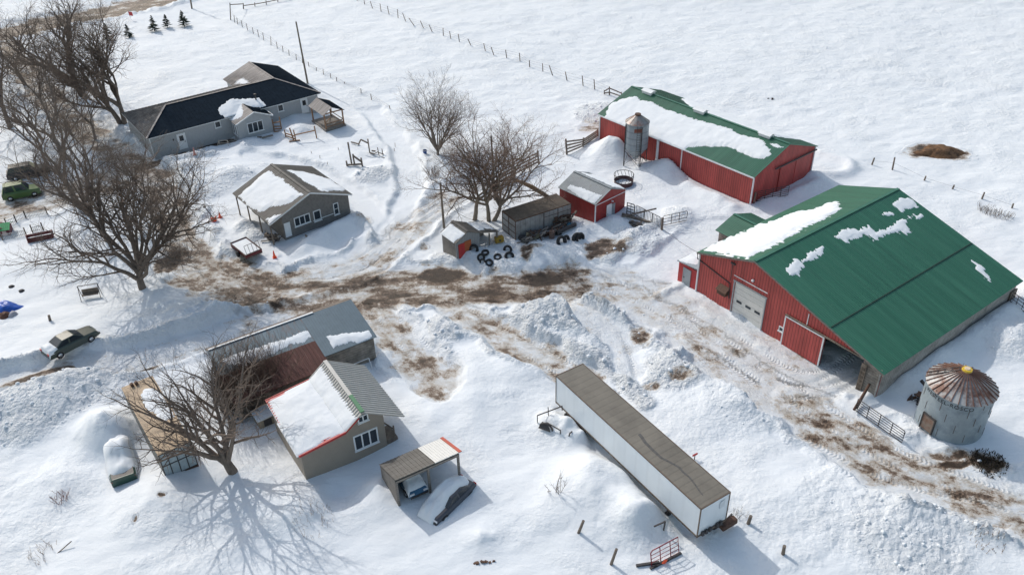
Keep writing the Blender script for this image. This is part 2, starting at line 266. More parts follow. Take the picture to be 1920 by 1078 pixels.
def terrain(x, y, full=False):
    x = np.asarray(x, float); y = np.asarray(y, float)
    z = .62 * (fbm(x, y, 13, 3, 3) - .5) + .24 * (fbm(x * .8 + y * .6, (y - x * .5) * 2.2, 5, 9, 3) - .5)
    near = sstep(120, 60, y)
    lump = fbm(x, y, 1.6, 21, 3) - .5
    z = z + .055 * lump + .17 * (1 - near) * (fbm(x * .8, y * 1.1, 1.25, 33, 2) - .5)
    clump = sstep(.54, .74, fbm(x, y, 7, 77, 3)) * .18 * near
    road = np.zeros_like(x); dirt = np.zeros_like(x); fx = x.copy(); fy = y.copy()
    for (px, py), r, h, c in _G:
        d2 = ((x - px) ** 2 + (y - py) ** 2) / r / r; w = np.exp(-d2 * 1.3)
        w = w * (1 + .35 * (fbm(x, y, r * .7, 5, 2) - .5) * 2); z = z + h * w; clump = np.maximum(clump, c * sstep(.08, .4, w))
    for P, hw, h, c in BANKS:
        D, s, t = polydist(x, y, P); w = np.exp(-(D / hw) ** 2) * (.6 + .8 * fbm(x, y, 2.5, 15, 2)); z = z + h * w; clump = np.maximum(clump, c * sstep(.1, .5, w))
    edge = (fbm(x, y, 2.2, 51, 4) - .5)
    for P, hw, dr, dep, bh, bc in ROADS:
        D, s, t = polydist(x, y, P); De = D + edge * hw * .85 + .9 * (vn(x, y, 3.1, 57) - .5)
        w = 1 - sstep(hw * .82, hw * 1.12 + .25, De); z = z * (1 - .8 * w) - dep * w
        Lt = sum(sqrt((q[0] - r_[0]) ** 2 + (q[1] - r_[1]) ** 2) for q, r_ in zip(P[:-1], P[1:])); berm = sstep(0, 4, s) * sstep(0, 4, Lt - s) * (.25 + 1.1 * vn(x, y, 4.5, 19)) * np.exp(-((De - hw * 1.2 - .35) / .45) ** 2) * (.3 + fbm(x, y, 1.4, 63, 3)); z = z + bh * berm; clump = np.maximum(clump * (1 - w * .8), bc * np.minimum(berm * 1.2, 1))
        wd = 1 - sstep(hw * .55, hw * 1.25, De)
        m = wd > road; fx = np.where(m, s, fx); fy = np.where(m, t, fy); road = np.maximum(road, wd)
        prof = dr * wd * (1 - .22 * np.exp(-(t / (hw * .3)) ** 2)); dirt = np.maximum(dirt, prof)
    for (px, py), rx, ry, st in _P:
        d = np.sqrt(((x - px) / rx) ** 2 + ((y - py) / ry) ** 2) + edge * 1.1; w = 1 - sstep(.45, 1.15, d); dirt = np.maximum(dirt, np.minimum(dirt * .6 + .84 * st * w, .92)); z = z - .12 * st * w
    cl = fbm(x, y, .75, 90, 3) - .5; cr = 1 - np.abs(fbm(x, y, .5, 95, 2) * 2 - 1)
    z = z + clump * (.55 * cl + .22 * (cr - .6))
    ts = np.zeros_like(x); tt = np.zeros_like(x); tm = np.zeros_like(x)
    for P in TRACKS:
        D, s, t = polydist(x, y, P)
        for off in (-.95, .95):
            wm = np.exp(-((t - off) / .26) ** 4) * (D < 1.6); m = wm > tm; ts = np.where(m, s, ts); tt = np.where(m, t - off, tt); tm = np.maximum(tm, wm)
    z = z - .09 * tm * (.5 + vn(x, y, 3, 8))
    for bx, by, yw, a0, a1, b0, b1 in BUILD_FLAT:
        u = (x - bx) * cos(yw) + (y - by) * sin(yw); v = -(x - bx) * sin(yw) + (y - by) * cos(yw)
        d = np.minimum(np.minimum(u - a0, a1 - u), np.minimum(v - b0, b1 - v)); w = sstep(0, .6, d); z = z * (1 - w) + np.minimum(z, .05) * w
    far = sstep(230, 420, np.hypot(x, y)); z = z * (1 - far)
    return (z, dirt, clump, fx, fy, ts, tt, tm, road) if full else z
HG = {}
def hgt(x, y):
    if not HG:
        gx = np.arange(-112, 112, .25); gy = np.arange(18, 190, .25); X_, Y_ = np.meshgrid(gx, gy, indexing='ij'); HG['z'] = terrain(X_, Y_)
    u = min(max((x + 112) / .25, 0), HG['z'].shape[0] - 2); v = min(max((y - 18) / .25, 0), HG['z'].shape[1] - 2); i, j = int(u), int(v); u -= i; v -= j; z = HG['z']
    return float((z[i, j] * (1 - u) + z[i + 1, j] * u) * (1 - v) + (z[i, j + 1] * (1 - u) + z[i + 1, j + 1] * u) * v)
def make_ground():
    k = .0037; nr = int(math.log(250 / 24.) / k); ys = np.concatenate([[-3000, -800, -200, -60, -20, 0, 10, 17, 21, 23], 24 * np.exp(k * np.arange(nr)), 250 * 1.05 ** np.arange(0, 51)])
    us = np.concatenate([[-9, -4, -2.2, -1.5, -1.2, -1.05], np.linspace(-.95, .95, 830), [1.05, 1.2, 1.5, 2.2, 4, 9]])
    Y, U = np.meshgrid(ys, us, indexing='ij'); X = U * np.maximum(Y + 8, 32); n, m = Y.shape
    z, dirt, clump, fx, fy, ts, tt, tm, road = terrain(X, Y, True)
    V = np.stack([X, Y, z], -1).reshape(-1, 3); i = (np.arange(n - 1)[:, None] * m + np.arange(m - 1)[None]).reshape(-1)
    Fc = np.stack([i, i + 1, i + m + 1, i + m], -1)
    me = bpy.data.meshes.new('ground'); me.vertices.add(len(V)); me.vertices.foreach_set('co', V.astype(np.float32).ravel())
    me.loops.add(Fc.size); me.loops.foreach_set('vertex_index', Fc.astype(np.int32).ravel()); me.polygons.add(len(Fc))
    me.polygons.foreach_set('loop_start', np.arange(len(Fc), dtype=np.int32) * 4); me.polygons.foreach_set('loop_total', np.full(len(Fc), 4, np.int32))
    me.update(calc_edges=True); me.polygons.foreach_set('use_smooth', np.ones(len(Fc), bool))
    for nm, a in (('dirt', dirt), ('clump', clump)):
        me.attributes.new(nm, 'FLOAT', 'POINT').data.foreach_set('value', a.astype(np.float32).ravel())
    for nm, a in (('flow', (fx, fy, road)), ('track', (ts, tt, tm))):
        me.attributes.new(nm, 'FLOAT_VECTOR', 'POINT').data.foreach_set('vector', np.stack(a, -1).astype(np.float32).ravel())
    me.materials.append(snow_ground()); return tag(link(bpy.data.objects.new('ground', me)), kind='structure')
def snow_ground():
    m = bpy.data.materials.new('snow_and_mud'); m.use_nodes = True; nt = m.node_tree; N = nt.nodes; b = N['Principled BSDF']
    def nd(t, **k):
        n = N.new(t)
        for a, v in k.items(): setattr(n, a, v)
        return n
    def lk(a, c): nt.links.new(a, c)
    def math_(op, a, c=None, clamp=False):
        n = nd('ShaderNodeMath', operation=op, use_clamp=clamp)
        for i, v in enumerate((a, c)):
            if v is None: continue
            if isinstance(v, (int, float)): n.inputs[i].default_value = v
            else: lk(v, n.inputs[i])
        return n.outputs[0]
    def noise(vec, sc, det=4, rough=.55):
        n = nd('ShaderNodeTexNoise'); n.inputs['Scale'].default_value = sc; n.inputs['Detail'].default_value = det; n.inputs['Roughness'].default_value = rough; lk(vec, n.inputs['Vector']); return n.outputs[0]
    def scalev(vec, s):
        n = nd('ShaderNodeMapping'); n.inputs['Scale'].default_value = s; lk(vec, n.inputs[0]); return n.outputs[0]
    def mr(v, a, c, d=0., e=1.):
        n = nd('ShaderNodeMapRange'); 
        for i, q in enumerate((a, c, d, e)): n.inputs[i + 1].default_value = q
        lk(v, n.inputs[0]); return n.outputs[0]
    geo = nd('ShaderNodeNewGeometry'); P = geo.outputs['Position']
    ad = nd('ShaderNodeAttribute', attribute_name='dirt').outputs['Fac']; ac = nd('ShaderNodeAttribute', attribute_name='clump').outputs['Fac']
    af = nd('ShaderNodeAttribute', attribute_name='flow').outputs['Vector']; at = nd('ShaderNodeAttribute', attribute_name='track').outputs['Vector']
    str_ = noise(scalev(af, (.28, 1.6, 0)), 1.0, 6, .62); fine = noise(P, 1.7, 8, .68); grit = noise(P, 9., 4, .7)
    on = mr(ad, .01, .12)
    v = math_('ADD', ad, math_('MULTIPLY', math_('SUBTRACT', str_, .5), .62)); v = math_('ADD', v, math_('MULTIPLY', math_('SUBTRACT', fine, .5), .95)); v = math_('ADD', v, math_('MULTIPLY', math_('SUBTRACT', grit, .5), .55)); v = math_('ADD', v, math_('MULTIPLY', math_('SUBTRACT', noise(scalev(P, (.7, 1.2, 1)), .38, 5, .6), .5), 1.5)); v = math_('ADD', math_('MULTIPLY', math_('SUBTRACT', v, .47), 1.35), .47); v = math_('MULTIPLY', v, on)
    ramp = nd('ShaderNodeValToRGB'); lk(v, ramp.inputs[0]); R = ramp.color_ramp; R.elements[0].position = .20; R.elements[0].color = (.71, .745, .775, 1)
    R.elements[1].position = .90; R.elements[1].color = (.055, .038, .026, 1)
    for p, c in ((.33, (.60, .585, .56)), (.50, (.47, .43, .385)), (.57, (.27, .215, .17)), (.74, (.145, .10, .072)), (.84, (.075, .05, .036))): e = R.elements.new(p); e.color = (*c, 1)
    # light dirt thrown over the broken snow of the banks
    sp = mr(noise(P, 3.2, 8, .75), .60, .74); sp = math_('MULTIPLY', sp, mr(ac, .35, 1., 0, .5))
    mx = nd('ShaderNodeMix', data_type='RGBA'); lk(sp, mx.inputs[0]); lk(ramp.outputs[0], mx.inputs[6]); mx.inputs[7].default_value = (.40, .35, .30, 1)
    xr = nd('ShaderNodeSeparateXYZ'); lk(af, xr.inputs[0]); pk = math_('MULTIPLY', math_('MULTIPLY', xr.outputs[2], mr(ad, .04, .4)), mr(noise(P, .9, 6, .65), .35, .6)); m3 = nd('ShaderNodeMix', data_type='RGBA', blend_type='MULTIPLY'); lk(pk, m3.inputs[0]); lk(mx.outputs[2], m3.inputs[6]); m3.inputs[7].default_value = (.74, .69, .63, 1); mx = m3
    # faint wind crust variation
    wc = nd('ShaderNodeVectorMath', operation='SCALE'); lk(mx.outputs[2], wc.inputs[0]); lk(mr(noise(scalev(P, (.5, 1.2, 1)), .6, 5, .6), .3, .7, .955, 1.02), wc.inputs['Scale'])
    lk(wc.outputs[0], b.inputs['Base Color']); lk(mr(v, .5, .8, .7, .42), b.inputs['Roughness']); b.inputs['Specular IOR Level'].default_value = .3
    # relief
    py = nd('ShaderNodeSeparateXYZ'); lk(P, py.inputs[0]); fld = mr(py.outputs[1], 85., 125., 0., 1.)
    rough_ = math_('ADD', math_('ADD', math_('MULTIPLY', fld, .095), .035), math_('MULTIPLY', mr(noise(P, .16, 3, .6), .5, .68), .10))
    h = math_('MULTIPLY', noise(scalev(P, (1, 1.4, 1)), 2.0, 8, .62), rough_)
    h = math_('ADD', h, math_('MULTIPLY', noise(scalev(P, (.35, 1.1, 1)), .8, 4, .5), .07))
    h = math_('ADD', h, math_('MULTIPLY', noise(P, 5., 6, .7), math_('ADD', math_('MULTIPLY', rough_, .15), .008)))
    cl = nd('ShaderNodeTexVoronoi'); cl.inputs['Scale'].default_value = 3.2; lk(nd_warp(nd, lk, P), cl.inputs['Vector'])
    h = math_('ADD', h, math_('MULTIPLY', math_('MULTIPLY', math_('SUBTRACT', 1., cl.outputs['Distance']), ac), .16)); h = math_('ADD', h, math_('MULTIPLY', math_('MULTIPLY', noise(P, 7., 6, .75), ac), .16))
    h = math_('ADD', h, math_('MULTIPLY', math_('MULTIPLY', noise(scalev(af, (.6, 3., 0)), 2.2, 6, .7), on), .12))
    xyz = nd('ShaderNodeSeparateXYZ'); lk(at, xyz.inputs[0]); s_, t_, m_ = xyz.outputs
    ph = math_('ADD', math_('MULTIPLY', s_, 1 / .33), math_('MULTIPLY', math_('ABSOLUTE', t_), 1.6)); tr = math_('MULTIPLY', math_('SINE', math_('MULTIPLY', ph, 2 * pi)), mr(noise(P, .5, 3, .6), .40, .58))
    h = math_('ADD', h, math_('MULTIPLY', math_('MULTIPLY', tr, m_), .024))
    bp = nd('ShaderNodeBump'); bp.inputs['Strength'].default_value = 1.; bp.inputs['Distance'].default_value = 1.25; lk(h, bp.inputs['Height']); lk(bp.outputs[0], b.inputs['Normal'])
    return m
def nd_warp(nd, lk, P):
    n = nd('ShaderNodeTexNoise'); n.inputs['Scale'].default_value = 2.; lk(P, n.inputs['Vector']); a = nd('ShaderNodeVectorMath', operation='MULTIPLY_ADD'); lk(n.outputs['Color'], a.inputs[0]); a.inputs[1].default_value = (.5, .5, .5); lk(P, a.inputs[2]); return a.outputs[0]
# building frames, solved once: x, y, yaw (origin on the front gable)
B1 = (11.588, 102.967, -.889); B2 = (17.437, 67.906, .625); FH = (-45.78, 100.738, .629); SH = (-21.332, 81.568, 2.239); CB = (-11.152, 46.693, 2.123)
RS = (11.03, 81.969, 2.284); SM = (-4.34, 75.159, 2.204); RU = (-14.42, 62.74, radians(212.5)); CP = (-8.466, 41.7, 2.099); CT = (-26.086, 45.004, 2.187); GT = (-.854, 80.28, .538); TR = (3.255, 51.192, -1.011)
BUILD_FLAT += [(*B1, 0, 24, 0, 12), (*B2, 0, 21.3, -20, 0), (*FH, .6, 23.8, .6, 10.4), (*SH, .5, 8.5, -4.6, 3.4), (*CB, .5, 6.8, -2, 4.6), (*RS, .2, 5.5, -2.3, 2.3), (*SM, .2, 2.7, -1.4, 1.4), (*RU, .3, 12.5, .3, 4.8), (*CP, -.2, 2.9, -5, 0), (*CT, 0, 9.4, -2.4, 0), (*GT, 0, 7, -2.7, 0), (*TR, -.5, 16.4, -.2, 2.8)]
make_ground()
# ------------------------------------------------------------------ building helpers
def zroof(b, wl, wr, hl, hr, hR): return hr + (hl - hr) * b / wl if b > 0 else hr + (hR - hr) * (-b) / wr
def roof(par, P, m, t=.07, rib=None, rh=.03, rw=.05, name='roof', cap=True, seam=None, jag=0):
    capd = set()
    """P: list of slopes (ridge0, ridge1, eave1, eave0); ribs run from ridge to eave"""
    mb = MB()
    for r0, r1, e1, e0 in P:
        r0, r1, e1, e0 = map(Vector, (r0, r1, e1, e0)); n = (r1 - r0).cross(e0 - r0)
        if n.z < 0: mb.slab([r0, e0, e1, r1], t); n = -n
        else: mb.slab([r0, r1, e1, e0], t)
        n.normalize(); L = max((r1 - r0).length, (e1 - e0).length)
        if rib:
            k = int(L / rib)
            for i in range(k + 1):
                f = i / k; a, c = r0.lerp(r1, f), e0.lerp(e1, f); mb.bar(a + n * rh * .5, c + n * rh * .5, rw, rh, n)
        if seam:
            a, c = r0.lerp(e0, seam), r1.lerp(e1, seam); mb.bar(a + n * .04, c + n * .04, .10, .05, n)
        if cap and tuple(r0) not in capd: capd.add(tuple(r0)); mb.bar(r0 + Vector((0, 0, .03)), r1 + Vector((0, 0, .03)), .30, .06)
    return mb.build(name, m, par)
def wallx(par, a, b0, b1, zf, m, z0=-.8, op=(), t=.12, name='wall', breaks=()):
    """wall across the gable at local x = a; zf(b) gives its top; op = (b_from, b_to, z_bottom, z_top)"""
    lo, hi = min(b0, b1), max(b0, b1); cuts = sorted({lo, hi, *[c for c in breaks if lo < c < hi], *[v for o in op for v in o[:2]]}); mb = MB()
    for c0, c1 in zip(cuts[:-1], cuts[1:]):
        o = next((o for o in op if o[0] <= c0 + 1e-6 and o[1] >= c1 - 1e-6), None)
        spans = [(z0, None)] if o is None else ([(z0, o[2])] if o[2] > z0 else []) + [(o[3], None)]
        for s, e in spans:
            ta, tb = (zf(c0), zf(c1)) if e is None else (e, e); v = [(x, y, z) for x in (a, a + t) for y, z in ((c0, s), (c1, s), (c1, tb), (c0, ta))]
            mb.add(v, [(3, 2, 1, 0), (4, 5, 6, 7), (0, 1, 5, 4), (1, 2, 6, 5), (2, 3, 7, 6), (3, 0, 4, 7)])
    return mb.build(name, m, par)
def wally(par, b, a0, a1, z1, m, z0=-.8, t=.12, name='wall', inward=1):
    mb = MB(); mb.bx(a0, a1, b, b + t * inward, z0, z1); return mb.build(name, m, par)
def gable(par, L, wl, wr, hl, hr, hR, ins, roofm, sidem, endm, rib=.3, t=.07, rh=.03, op=(), z0=-.8, roofparts=True, rw=.05):
    f, bk, l, r = ins; zf = lambda b: zroof(b, wl, wr, hl, hr, hR) - t - .02
    if roofparts: roof(par, [((0, 0, hr), (L, 0, hr), (L, wl, hl), (0, wl, hl)), ((0, 0, hr), (L, 0, hr), (L, -wr, hR), (0, -wr, hR))], roofm, t, rib, rh, rw)
    wallx(par, f, -(wr - r), wl - l, zf, endm, z0, op, breaks=(0,)); wallx(par, L - bk - .12, -(wr - r), wl - l, zf, endm, z0, breaks=(0,))
    wally(par, wl - l, f + .12, L - bk - .12, zf(wl - l), sidem, z0, inward=-1); wally(par, -(wr - r), f + .12, L - bk - .12, zf(-(wr - r)), sidem, z0, inward=1)
    return zf
def window(par, c, w, h, ax=0, sg=-1, panes=1, m=None, fw=.09, name='window', split=False, label=None):
    """framed window lying on a wall at c; ax = wall normal axis, sg = outward side"""
    m = m or M_white; mb = MB(); c = Vector(c)
    def bxx(u0, u1, z0, z1, d0, d1, mbx):
        if ax == 0: mbx.bx(c.x + sg * d0, c.x + sg * d1, c.y + u0, c.y + u1, c.z + z0, c.z + z1)
        else: mbx.bx(c.x + u0, c.x + u1, c.y + sg * d0, c.y + sg * d1, c.z + z0, c.z + z1)
    for u in (-w / 2, w / 2): bxx(u - fw / 2, u + fw / 2, -h / 2, h / 2, 0, .07, mb)
    for z in (-h / 2, h / 2): bxx(-w / 2 - fw / 2, w / 2 + fw / 2, z - fw / 2, z + fw / 2, 0, .08, mb)
    for i in range(1, panes): u = -w / 2 + w * i / panes; bxx(u - fw / 2, u + fw / 2, -h / 2, h / 2, 0, .06, mb)
    if split: bxx(-w / 2, w / 2, -.025, .025, 0, .055, mb)
    o = mb.build(name, m, par); g = MB(); bxx(-w / 2, w / 2, -h / 2, h / 2, .004, .02, g); g.build('pane', M_glass, o); s = MB(); bxx(-w / 2 - .1, w / 2 + .1, -h / 2 - .1, -h / 2 - .05, 0, .13, s); s.build('sill', m, o)
    if label: o['label'] = label
    return o
def door(par, c, w, h, ax=0, sg=-1, m=None, light=True):
    m = m or M_white; c = Vector(c); mb = MB(); g = MB(); k = MB()
    def bxx(u0, u1, z0, z1, d0, d1, q):
        if ax == 0: q.bx(c.x + sg * d0, c.x + sg * d1, c.y + u0, c.y + u1, c.z + z0, c.z + z1)
        else: q.bx(c.x + u0, c.x + u1, c.y + sg * d0, c.y + sg * d1, c.z + z0, c.z + z1)
    bxx(-w / 2, w / 2, 0, h, 0, .05, mb)
    for u in (-w / 2 - .04, w / 2 + .04): bxx(u - .05, u + .05, 0, h + .08, 0, .08, mb)
    bxx(-w / 2 - .09, w / 2 + .09, h, h + .1, 0, .085, mb); o = mb.build('door', m, par)
    if light: bxx(-w * .28, w * .28, h * .55, h * .9, .051, .06, g); g.build('pane', M_glass, o)
    bxx(w * .34, w * .42, h * .45, h * .5, .05, .12, k); k.build('handle', M_dark, o); return o
def poly_sd(X, Y, P):
    d = np.full(X.shape, 1e9); ins = np.zeros(X.shape, bool); n = len(P)
    for i in range(n):
        (x0, y0), (x1, y1) = P[i], P[(i + 1) % n]; dx, dy = x1 - x0, y1 - y0; L2 = dx * dx + dy * dy + 1e-12; t = np.clip(((X - x0) * dx + (Y - y0) * dy) / L2, 0, 1)
        d = np.minimum(d, np.hypot(X - x0 - t * dx, Y - y0 - t * dy)); c = (y0 > Y) != (y1 > Y)
        with np.errstate(divide='ignore', invalid='ignore'): ins ^= c & (X < (x1 - x0) * (Y - y0) / (y1 - y0 + 1e-12) + x0)
    return np.where(ins, d, -d)
def roof_snow(par, frame, R0, R1, E0, polys, t=.16, cell=.12, jag=.22, px=True, lim=True, name='snow_cover', over=.0, seed=1, y_from=.12):
    """snow lying on one slope. R0,R1 ridge ends, E0 eave below R0 (local); polys outlines in photo points (px) or metres (along, down)"""
    R0, R1, E0 = map(Vector, (R0, R1, E0)); U = (R1 - R0).normalized(); D = (E0 - R0); D = (D - U * D.dot(U)); W_ = D.length; D.normalize(); Nn = U.cross(D)
    if Nn.z < 0: Nn = -Nn
    L = (R1 - R0).length; bx_, by_, yw = frame; uu = Vector((cos(yw), sin(yw), 0)); vv = Vector((-sin(yw), cos(yw), 0)); toW = lambda p: uu * p.x + vv * p.y + Vector((0, 0, p.z)) 
    O = Vector((bx_, by_, 0)) + toW(R0); n = toW(Nn); Uw = toW(U); Dw = toW(D); Pl = []
    for P in polys:
        if px:
            Q = []
            for p in P:
                d = Vector(ray(*p)); k = (O - Vector(CO)).dot(n) / d.dot(n); h = Vector(CO) + d * k - O; Q.append((h.dot(Uw), h.dot(Dw)))
            Pl.append(Q)
        else: Pl.append(P)
    x0 = min(p[0] for P in Pl for p in P) - .4; x1 = max(p[0] for P in Pl for p in P) + .4; y0 = min(p[1] for P in Pl for p in P) - .4; y1 = max(p[1] for P in Pl for p in P) + .4
    if lim: x0 = max(x0, .02); x1 = min(x1, L - .02); y0 = max(y0, y_from); y1 = min(y1, W_ + over)
    nx = int((x1 - x0) / cell) + 2; ny = int((y1 - y0) / cell) + 2; X, Y = np.meshgrid(np.linspace(x0, x1, nx), np.linspace(y0, y1, ny), indexing='ij'); sd = np.full(X.shape, -1e9)
    for Q in Pl: sd = np.maximum(sd, poly_sd(X, Y, Q))
    sd = sd + jag * 2 * (fbm(X * .35 + seed * 9, Y * 1.0, .6, 40 + seed, 3) - .5) + jag * 1.2 * (vn(X, Y * .22, .19, 3 + seed) - .5) + jag * .5 * (vn(X, Y, .4, 5 + seed) - .5)
    e = np.minimum(np.minimum(X - x0, x1 - X), np.minimum(Y - y0, y1 - Y)); sd = np.where(e < 1e-6, np.minimum(sd, -.01), sd)
    hh = t * .58 * np.clip(sd / (t * 3.5), 0, 1) ** .75 * (.6 + .8 * fbm(X, Y, 1.1, 60 + seed, 3)) + .012 * vn(X, Y * .15, .3, seed) ; hh = np.where(sd > 0, np.maximum(hh, .012), -.03)
    ids = -np.ones(X.shape, int); on = sd > 0; k = on[:-1, :-1] | on[1:, :-1] | on[:-1, 1:] | on[1:, 1:]; vs = []; fs = []
    def gv(i, j):
        if ids[i, j] < 0: ids[i, j] = len(vs); vs.append(R0 + U * X[i, j] + D * Y[i, j] + Nn * hh[i, j])
        return int(ids[i, j])
    fl = U.cross(D).z < 0
    for i, j in zip(*np.nonzero(k)):
        q = (gv(i, j), gv(i + 1, j), gv(i + 1, j + 1), gv(i, j + 1)); fs.append(q[::-1] if fl else q)
    mb = MB(); mb.add(vs, fs, True); return mb.build(name, M_snow, par)
def px7(s, ox, oy, L): return [(ox + x / s, oy + y / s) for x, y in L]
SN = 3.992
# ------------------------------------------------------------------ long red barn with the green roof
def barn_long():
    L, w2, he, hr = 24.341, 12.158, 3.681, 5.815; w = w2 / 2
    t = thing('livestock_barn', 'long low red steel barn with snow across its green roof, beside the hopper silo', 'barn', (*B1[:2], 0), B1[2])
    yR = w
    roof(t, [((0, yR, hr), (L, yR, hr), (L, 0, he), (0, 0, he)), ((0, yR, hr), (L, yR, hr), (L, w2, he), (0, w2, he))], M_green, .08, .23, .03, .05)
    zf = lambda b: hr - abs(b - yR) * (hr - he) / w - .1
    for a in (.2, L - .32): wallx(t, a, .3, w2 - .3, zf, M_redwally, breaks=(yR,))
    for b, s in ((.3, 1), (w2 - .3, -1)): wally(t, b, .32, L - .32, zf(.3), M_redwall, inward=s)
    for b in (.27, w2 - .27):
        for a in (.17, L - .17): mb = MB(); mb.bx(a - .07, a + .07, b - .07, b + .07, -.5, zf(.3)); mb.build('corner_trim', M_white, t)
    mb = MB(); mb.bx(13.82, 13.94, .24, .3, -.5, zf(.3)); mb.build('wall_joint', M_white, t); mb = MB(); mb.bar((0, -.03, he - .06), (L, -.03, he - .06), .08, .16); mb.build('eave_trim', M_white, t)
    mb = MB(); mb.tube([(10.2, .18, -.3), (10.2, .18, 3.4)], .17, 10); mb.build('vent_pipe', M_white, t)
    mb = MB(); mb.bar((L + .02, 4.0, 3.42), (L + .02, 12.0, 3.30), .12, .14); mb.build('door_track', M_dark, t)
    for b0, b1 in ((5.2, 8.25), (8.35, 11.4)):
        mb = MB(); mb.bx(L - .19, L - .12, b0, b1, -.3, 3.22)
        for b in (b0, b1): mb.bx(L - .12, L - .08, b - .05, b + .05, -.3, 3.22)
        mb.build('sliding_door', M_redwally, t)
    for a in (3.0, 11.5, 21.1):
        mb = MB(); mb.bx(a - .75, a + .75, yR - .42, yR + .42, hr - .12, hr + .22); mb.slab([(a - .85, yR - .55, hr + .26), (a + .85, yR - .55, hr + .26), (a + .85, yR, hr + .42), (a - .85, yR, hr + .42)], .05); mb.slab([(a - .85, yR, hr + .42), (a + .85, yR, hr + .42), (a + .85, yR + .55, hr + .26), (a - .85, yR + .55, hr + .26)], .05)
        mb.build('ridge_vent', M_white, t)
    P = px7(SN, 1080, 140, [(440, 160), (490, 190), (560, 205), (640, 245), (720, 270), (830, 315), (950, 350), (1040, 375), (1130, 405), (1220, 445), (1290, 465), (1340, 475), (1430, 520), (1450, 560), (1450, 600), (1390, 638), (1300, 620), (1190, 560), (1130, 545), (1020, 545), (930, 535), (830, 555), (790, 580), (700, 545), (540, 500), (360, 400), (215, 330), (215, 290), (270, 210), (330, 190)])
    Q = px7(SN, 1080, 140, [(1440, 515), (1500, 520), (1550, 545), (1510, 553), (1470, 535)])
    roof_snow(t, B1, (0, yR, hr), (L, yR, hr), (0, 0, he), [P], .22, .13, over=.12); roof_snow(t, B1, (0, yR, hr), (L, yR, hr), (0, 0, he), [Q], .14, .1, jag=.12, seed=2, name='snow_patch')
    roof_snow(t, B1, (0, yR, hr), (L, yR, hr), (0, w2, he), [[(4.5, 5.0), (9, .9), (20, .8), (21.5, 2), (22, 6.6), (4.0, 6.6)]], .22, .16, px=False, seed=3)
barn_long()
